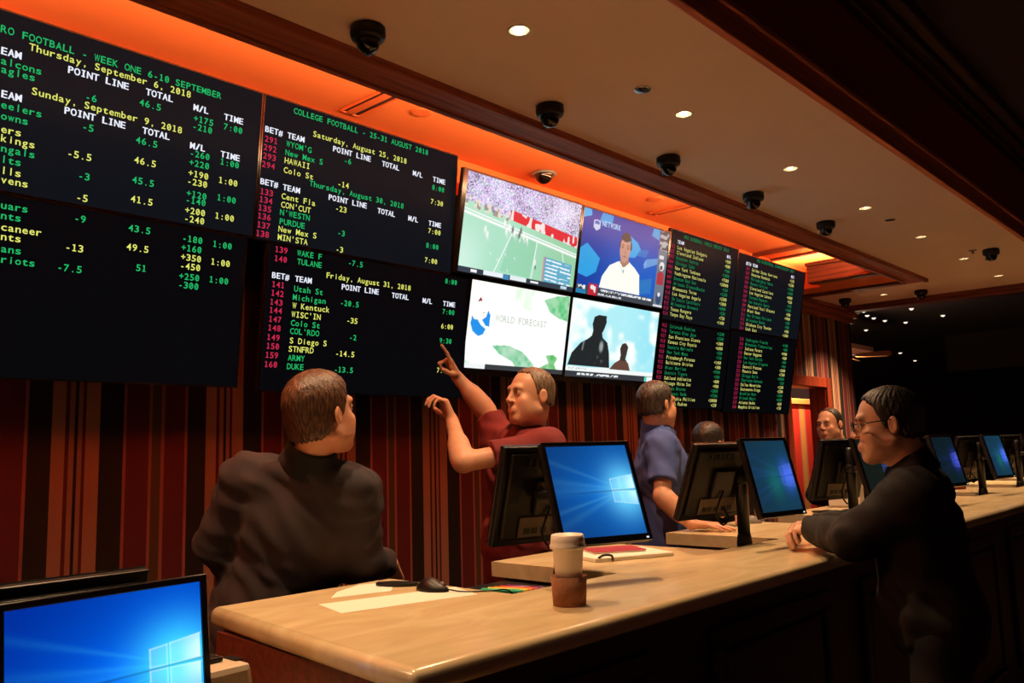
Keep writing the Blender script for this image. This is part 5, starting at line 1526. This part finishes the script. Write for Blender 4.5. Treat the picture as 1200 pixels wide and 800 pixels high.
    HF.ell(P(0, -.05, -.03), np.array((.066 + hv * .6, .052 + hv * .6, .07)) * sc, H.T, .03)
    if look.get('crest'): HF.ell(P(0, .05, .095), np.array((.05, .045, .022)) * sc, H.T, .03)
    lo_, hi_ = HC - .2, HC + .2
    bald = look.get('bald')
    def line(X, Y, Z):
        x = [X - HC[0], Y - HC[1], Z - HC[2]]
        q = [(x[0] * H[0, i] + x[1] * H[1, i] + x[2] * H[2, i]) / sc for i in range(3)]
        jit = .003 * np.sin(q[0] * 310 + q[1] * 90) + .003 * np.sin(q[1] * 270 + q[2] * 50)
        lim = np.interp(q[1].ravel(), hy, hz).reshape(q[1].shape) + rec * np.maximum(0, 1 - np.abs(np.abs(q[0]) - .048) / .03) * (q[1] > .0) + jit
        d_ = (lim - q[2]) * .7 * sc
        if bald:
            bx, by, br = bald
            d_ = np.maximum(d_, (br - np.hypot(q[0] - bx, (q[1] - by)) + jit) * (q[2] > .03) - .0 - 1.0 * (q[2] <= .03))
        return d_ + .0 * X
    HF.fun(lo_, hi_, line, 'si')
    def hdisp(X, Y, Z):
        x = [X - HC[0], Y - HC[1], Z - HC[2]]
        q = [(x[0] * H[0, i] + x[1] * H[1, i] + x[2] * H[2, i]) for i in range(3)]
        az = np.arctan2(q[0] - .012, q[1] + .045)
        return .0006 * np.sin(az * 41 + 2.2 * np.sin(q[2] * 55 + q[1] * 30)) + .0006 * np.sin(az * 83 + 3.1 * np.sin(q[2] * 38 - q[0] * 60)) + .0005 * np.sin(q[2] * 120 + q[1] * 140 + 3 * np.sin(az * 5))
    field_obj('hair', HF, .0028 if res < .006 else .004, look['hairmat'], body, base, hdisp, None, 1)
    # trousers and shoes
    T = Field()
    T.ell(hip + f * .0, (.172 * g, .125 * g, .15), np.stack([r, f, u]), .05)
    for leg in (legL, legR):
        T.cap(leg[0], leg[1], .092, .066, .04); T.cap(leg[1], leg[2] - u * .02, .068, .056, .03, 'u', True)
    T.fun(hip - .6 + np.array([0, 0, -1]), hip + .6, lambda X, Y, Z: (Z - (hip[2] + .10)) + 0 * X + 0 * Y, 'i')
    wob = lambda a: (lambda X, Y, Z: a * np.sin(X * 38 + Z * 30 + 2 * np.sin(Y * 17)) * np.sin(Y * 33 - Z * 24 + 1.7 * np.sin(X * 21)))
    field_obj('trousers', T, .010, look['trousers'], body, base, wob(.004))
    for leg in (legL, legR):
        S = Field(); a = leg[2]
        S.cap(a - u * .03 - f * .03, a + f * .15 - u * .042, .043, .036, .02)
        S.fun(a - .3, a + .3, lambda X, Y, Z: .002 - Z + 0 * X + 0 * Y, 'i')
        field_obj('shoe', S, .008, M['shoe'], body, base)
    # shirt or jacket
    S = Field(); k_ = look['shirt']; ex = k_.get('loose', .012)
    S.ell(chest, (.162 * g + ex, .115 * g + ex, .18), RT, .05).ell(belly, (.155 * g + ex, .125 * g + ex, .19), RT, .06)
    S.ell(hip + u * .02, (.165 * g + ex, .122 * g + ex, .16), np.stack([r, f, u]), .06)
    S.cap(ls, rs, .060 + ex * .6, .060 + ex * .6, .06)
    S.cap(ls - uT * .02, neck - u * .03, .050 + ex * .5, .062, .05); S.cap(rs - uT * .02, neck - u * .03, .050 + ex * .5, .062, .05)
    if k_.get('sleeve') == 'short':
        for a, b_, fr in ((ls, le, k_.get('lfrac', .72)), (rs, re_, k_.get('rfrac', .72))):
            S.cap(a, a + (b_ - a) * fr, .066 + ex * .5, .060 + ex * .6, .05, 'u', True)
    else:
        for a, b_, c in ((ls, le, lw), (rs, re_, rw)):
            S.cap(a, b_, .066 + ex, .054 + ex, .05); S.cap(b_, b_ + (c - b_) * .97, .052 + ex, .037 + ex * .8, .03, 'u', True)
    hem = hip[2] - k_.get('hem', .10)
    if k_.get('hemcut', True):
        S.fun(np.minimum(hip, chest) - .45, np.array([max(hip[0], chest[0]) + .45, max(hip[1], chest[1]) + .45, hem + .05]), lambda X, Y, Z: hem - Z + 0 * X + 0 * Y if True else 0, 'i')
    amp = k_.get('fold', .004)
    def folds(X, Y, Z):
        w1 = np.sin(26 * X + 34 * Z + 1.8 * np.sin(19 * Y + 8 * Z)); w2 = np.sin(31 * Y - 27 * Z + 2.0 * np.sin(15 * X))
        w3 = np.sin(62 * (X + Y) - 48 * Z + 2.2 * np.sin(22 * Z + 11 * X))
        return amp * (w1 * w2 + .45 * w3 * w2)
    field_obj('jacket' if k_.get('sleeve') != 'short' else 'polo_shirt', S, res if res > .005 else .005, k_['mat'], body, base, folds)
    # collar
    hb = HC + H @ np.array([0, -.03, -.05]) * sc
    axu = nrm(hb - neck); axf = nrm(f - axu * (f @ axu)); axr = np.cross(axf, axu)
    ch_ = k_.get('chigh', .0)
    prof = [(.063, -.03), (.0635, .0), (.0625, .022 + ch_), (.0655, .028 + ch_), (.071, .022 + ch_), (.081, -.006), (.091, -.030), (.088, -.035), (.074, -.012)]
    cb_ = bmesh.new(); n_ = 40; rings_ = []
    for rr_, hh_ in prof:
        ring_ = []
        for i in range(n_):
            a = 2 * math.pi * i / n_
            fr = max(0.0, math.cos(a)) ** 3
            p = neck + axu * (hh_ + .012 - .030 * math.cos(a) * (1 if math.cos(a) > 0 else .35)) * sc + (axr * math.sin(a) * 1.02 + axf * math.cos(a) * .97) * rr_ * sc * (1 + .05 * fr)
            ring_.append(cb_.verts.new(Vector(p - np.array(base))))
        rings_.append(ring_)
    for A_, B_ in zip(rings_, rings_[1:] + rings_[:1]):
        for i in range(n_):
            j = (i + 1) % n_
            cb_.faces.new((A_[i], A_[j], B_[j], B_[i]))
    bmesh.ops.recalc_face_normals(cb_, faces=cb_.faces)
    obj('collar', cb_, k_.get('collar', k_['mat']), body, True)
    return body, P, tips, base, H

M['eye_white'] = mat('eye_white', lin(176, 160, 148), .35, noise=.02)
M['eye_dark'] = mat('eye_iris', lin(36, 26, 22), .15, noise=.05)
M['shoe'] = mat('black_shoe_leather', lin(20, 17, 16), .35, noise=.1)
M['dark_trousers'] = mat('dark_trouser_cloth', lin(30, 27, 30), .9, noise=.15, nscale=200, bump=.15, bscale=500)
M['jacket_brown'] = mat('charcoal_brown_jacket_cloth', lin(42, 34, 38), .85, noise=.12, nscale=240, bump=.2, bscale=600)
M['jacket_dark'] = mat('dark_navy_jacket_cloth', lin(27, 24, 25), .88, noise=.12, nscale=240, bump=.2, bscale=600)
M['black_cloth'] = mat('black_cloth', lin(15, 14, 15), .9, noise=.12, nscale=240)
M['maroon_knit'] = mat('maroon_knit', lin(112, 28, 32), .85, noise=.14, nscale=260, bump=.25, bscale=700)
M['maroon_dark'] = mat('dark_maroon_knit', lin(58, 20, 24), .85, noise=.14, nscale=260)
M['blue_knit'] = mat('slate_blue_knit', lin(70, 90, 158), .85, noise=.14, nscale=260, bump=.25, bscale=700)
M['navy_knit'] = mat('navy_knit', lin(36, 40, 62), .85, noise=.14, nscale=260)
M['hair_ginger'] = hair_mat('ginger_brown_hair', lin(40, 24, 16), lin(104, 68, 44))
M['hair_sand'] = hair_mat('short_sandy_grey_hair', lin(70, 52, 40), lin(136, 112, 90))
M['hair_dark'] = hair_mat('dark_brown_grey_hair', lin(34, 27, 24), lin(88, 76, 68))
M['hair_black'] = hair_mat('dark_hair', lin(22, 18, 17), lin(52, 45, 42))
rad = math.radians
SK = lin(222, 160, 126)[:3]
SK2 = lin(226, 168, 136)[:3]

# man in the dark jacket leaning on the near end of the counter, seen from behind
person('man in a dark jacket seen from behind, leaning at the near end of the counter', dict(
    heading=rad(36), headrot=(rad(8), rad(10), rad(0)), head=(1.545, 2.21, 1.625), lsh=(1.445, 2.455, 1.425), rsh=(1.655, 2.195, 1.375),
    lelb=(1.405, 2.56, 1.235), relb=(1.715, 2.245, 1.165), lwr=(1.50, 2.60, 1.07), rwr=(1.865, 2.285, 1.135), hip=(1.50, 2.46, .93), neck=(1.55, 2.275, 1.485), feet=[1.47, 2.52],
    lhand=dict(d=(.7, .1, -.5), n=(.3, -.6, -.4), curl=REL), rhand=dict(d=(.45, .25, -.8), n=(-.3, -.9, -.2), curl=REL)),
    dict(skin=SK, hairmat=M['hair_ginger'], scale=1.06, girth=1.10, hairvol=.012, hairline=([-.13, -.05, -.014, .006, .024, .040, .062, .085, .11], [-.070, -.064, -.036, -.030, .014, .056, .084, .097, .11]), trousers=M['dark_trousers'],
         shirt=dict(mat=M['jacket_brown'], collar=M['black_cloth'], loose=.016, fold=.006, hem=.14, chigh=.022)))

# man in maroon pointing up at the board
b2, P2, tips2, base2, H2 = person('man in a maroon polo shirt with both arms raised, pointing up at the betting board', dict(
    heading=rad(160), headrot=(rad(164), rad(4), rad(0)), head=(2.712, 2.375, 1.722), lsh=(2.70, 2.285, 1.505), rsh=(2.765, 2.61, 1.535),
    lelb=(2.405, 2.475, 1.455), relb=(2.77, 2.69, 1.672), lwr=(2.50, 2.635, 1.630), rwr=(2.665, 2.775, 1.835), hip=(2.78, 2.52, .94), neck=(2.745, 2.43, 1.58), feet=[2.80, 2.54],
    lhand=dict(d=(-.15, .25, .75), n=(-.75, .45, -.2), curl=((.7, .9, .5), (.8, 1.0, .6), (.9, 1.0, .6), (.9, 1.0, .6)), s=.98),
    rhand=dict(d=(-.62, -.05, .80), n=(-.62, .35, -.55), curl=((.0, .1, .05), (1.35, 1.65, .9), (1.4, 1.65, .9), (1.4, 1.6, .9)), thumb=(.55, .6, .75), s=.98)),
    dict(skin=SK2, hairmat=M['hair_sand'], scale=1.0, girth=1.05, hairvol=.004, recede=.024, hairline=([-.13, -.05, -.014, .006, .020, .036, .055, .078, .11], [-.040, -.036, -.022, -.018, .020, .060, .088, .100, .12]), trousers=M['dark_trousers'], stubble=.1,
         shirt=dict(mat=M['maroon_knit'], collar=M['maroon_dark'], sleeve='short', chigh=.012, lfrac=.66, rfrac=.80, loose=.014, fold=.005)))

# man in the blue polo shirt
person('man in a slate blue polo shirt seen from behind, hands on the counter', dict(
    heading=rad(-40), headrot=(rad(-14), rad(2), rad(0)), head=(3.665, 2.365, 1.702), lsh=(3.835, 2.50, 1.50), rsh=(3.555, 2.275, 1.49),
    lelb=(3.90, 2.33, 1.27), relb=(3.44, 2.215, 1.265), lwr=(3.79, 2.15, 1.193), rwr=(3.465, 2.085, 1.141), hip=(3.70, 2.40, .93), neck=(3.68, 2.385, 1.585), feet=[3.68, 2.44],
    lhand=dict(d=(.05, -1, -.02), n=(0, -.05, -1), curl=((.5, .8, .5), (.55, .9, .5), (.6, .9, .5), (.6, .9, .5))), rhand=dict(d=(.22, -1, -.03), n=(0, 0, -1), curl=FLAT, s=1.02, thumb=(.8, .6, .1))),
    dict(skin=SK, hairmat=M['hair_dark'], scale=.98, girth=1.12, hairvol=.008, trousers=M['dark_trousers'],
         shirt=dict(mat=M['blue_knit'], sleeve='short', chigh=.016, loose=.014, fold=.004, lfrac=.72, rfrac=.72)))

# bald man farther along
person('balding man with a round face standing behind the counter, looking toward the camera', dict(
    heading=rad(200), headrot=(rad(172), rad(-2), rad(0)), head=(6.05, 2.468, 1.617), lsh=(6.30, 2.27, 1.35), rsh=(6.18, 2.56, 1.34),
    lelb=(6.10, 2.24, 1.18), relb=(6.05, 2.60, 1.12), lwr=(5.83, 2.26, 1.165), rwr=(5.96, 2.40, 1.175), hip=(6.26, 2.48, .90), neck=(6.18, 2.44, 1.43), feet=[6.26, 2.50],
    lhand=dict(d=(-.85, -.25, -.12), n=(0, 0, -1), curl=REL), rhand=dict(d=(-.7, -.6, -.02), n=(0, -.2, -1), curl=REL)),
    dict(skin=SK, hairmat=M['hair_black'], scale=.98, girth=1.08, hairvol=.003, res=.0065, trousers=M['dark_trousers'], stubble=.35,
         hairline=([-.13, -.05, -.014, .006, .020, .034, .05, .11], [-.045, -.040, -.024, -.018, .015, .058, .104, .2]),
         shirt=dict(mat=M['black_cloth'], loose=.016, fold=.004)))

# dim figure behind the man in blue
person('dim dark-clothed person half hidden behind the man in the blue polo shirt', dict(
    heading=rad(-5), headrot=(rad(-5), rad(-6), rad(0)), head=(4.52, 2.57, 1.505), lsh=(4.42, 2.82, 1.34), rsh=(4.36, 2.46, 1.33),
    lelb=(4.50, 2.86, 1.08), relb=(4.46, 2.40, 1.07), lwr=(4.70, 2.72, 1.02), rwr=(4.68, 2.44, 1.02), hip=(4.30, 2.66, .86), feet=[4.28, 2.68],
    lhand=dict(d=(.9, -.2, -.1), n=(0, 0, -1), curl=REL), rhand=dict(d=(.9, .1, -.1), n=(0, 0, -1), curl=REL)),
    dict(skin=SK, hairmat=M['hair_black'], scale=.98, girth=1.05, hairvol=.012, res=.0075, trousers=M['dark_trousers'],
         shirt=dict(mat=M['black_cloth'], loose=.016, fold=.004)))

# man in glasses on the public side
b5, P5, tips5, base5, H5 = person('man with glasses and dark jacket, hands clasped on the public side of the counter', dict(
    heading=rad(104), headrot=(rad(112), rad(-4), rad(0)), head=(2.885, .985, 1.548), lsh=(2.785, .90, 1.325), rsh=(3.12, .965, 1.325),
    lelb=(2.80, 1.09, 1.185), relb=(3.26, 1.16, 1.185), lwr=(2.985, 1.305, 1.190), rwr=(3.11, 1.36, 1.188), hip=(2.97, .90, .90), neck=(2.92, .935, 1.405), feet=[2.97, .84],
    lhand=dict(d=(.45, .85, -.02), n=(.30, -.1, -.95), curl=((.5, .6, .4), (.55, .6, .4), (.6, .6, .4), (.6, .6, .4))), rhand=dict(d=(-.85, .35, .02), n=(0, -.45, -.8), curl=((.6, .7, .4), (.6, .7, .4), (.6, .7, .4), (.6, .7, .4)))),
    dict(skin=SK2, hairmat=M['hair_black'], scale=1.0, girth=1.02, hairvol=.006, trousers=M['dark_trousers'],
         shirt=dict(mat=M['jacket_dark'], loose=.016, fold=.005, hem=.16, chigh=.012)))
# his glasses
gl = bmesh.new()
for sx in (-1, 1):
    c = P5(sx * .034, .106, .002) - np.array(base5)
    ring = [Vector(c + H5 @ np.array([.024 * math.cos(a), -.002 * math.cos(a) * sx, .017 * math.sin(a)])) for a in [2 * math.pi * i / 18 for i in range(19)]]
    tube(gl, ring, .0019, 6)
    tube(gl, [Vector(P5(sx * .058, .104, .008) - np.array(base5)), Vector(P5(sx * .078, .06, .010) - np.array(base5)), Vector(P5(sx * .085, -.008, .014) - np.array(base5)), Vector(P5(sx * .084, -.028, -.004) - np.array(base5))], .0018, 6)
tube(gl, [Vector(P5(-.011, .107, .005) - np.array(base5)), Vector(P5(.0, .112, .008) - np.array(base5)), Vector(P5(.011, .107, .005) - np.array(base5))], .0017, 6)
go = obj('glasses', gl, M['black_gloss'], b5, True)
for sx in (-1, 1):
    lens = bmesh.new()
    c = P5(sx * .034, .106, .002) - np.array(base5)
    ring = [lens.verts.new(Vector(c + H5 @ np.array([.0235 * math.cos(a), -.002 * math.cos(a) * sx, .0165 * math.sin(a)]))) for a in [2 * math.pi * i / 18 for i in range(18)]]
    lens.faces.new(ring)
    gm = mat('lens_glass', lin(190, 185, 175), .05, spec=.6); gm.node_tree.nodes['Principled BSDF'].inputs['Alpha'].default_value = .22
    obj('lens', lens, gm, go)
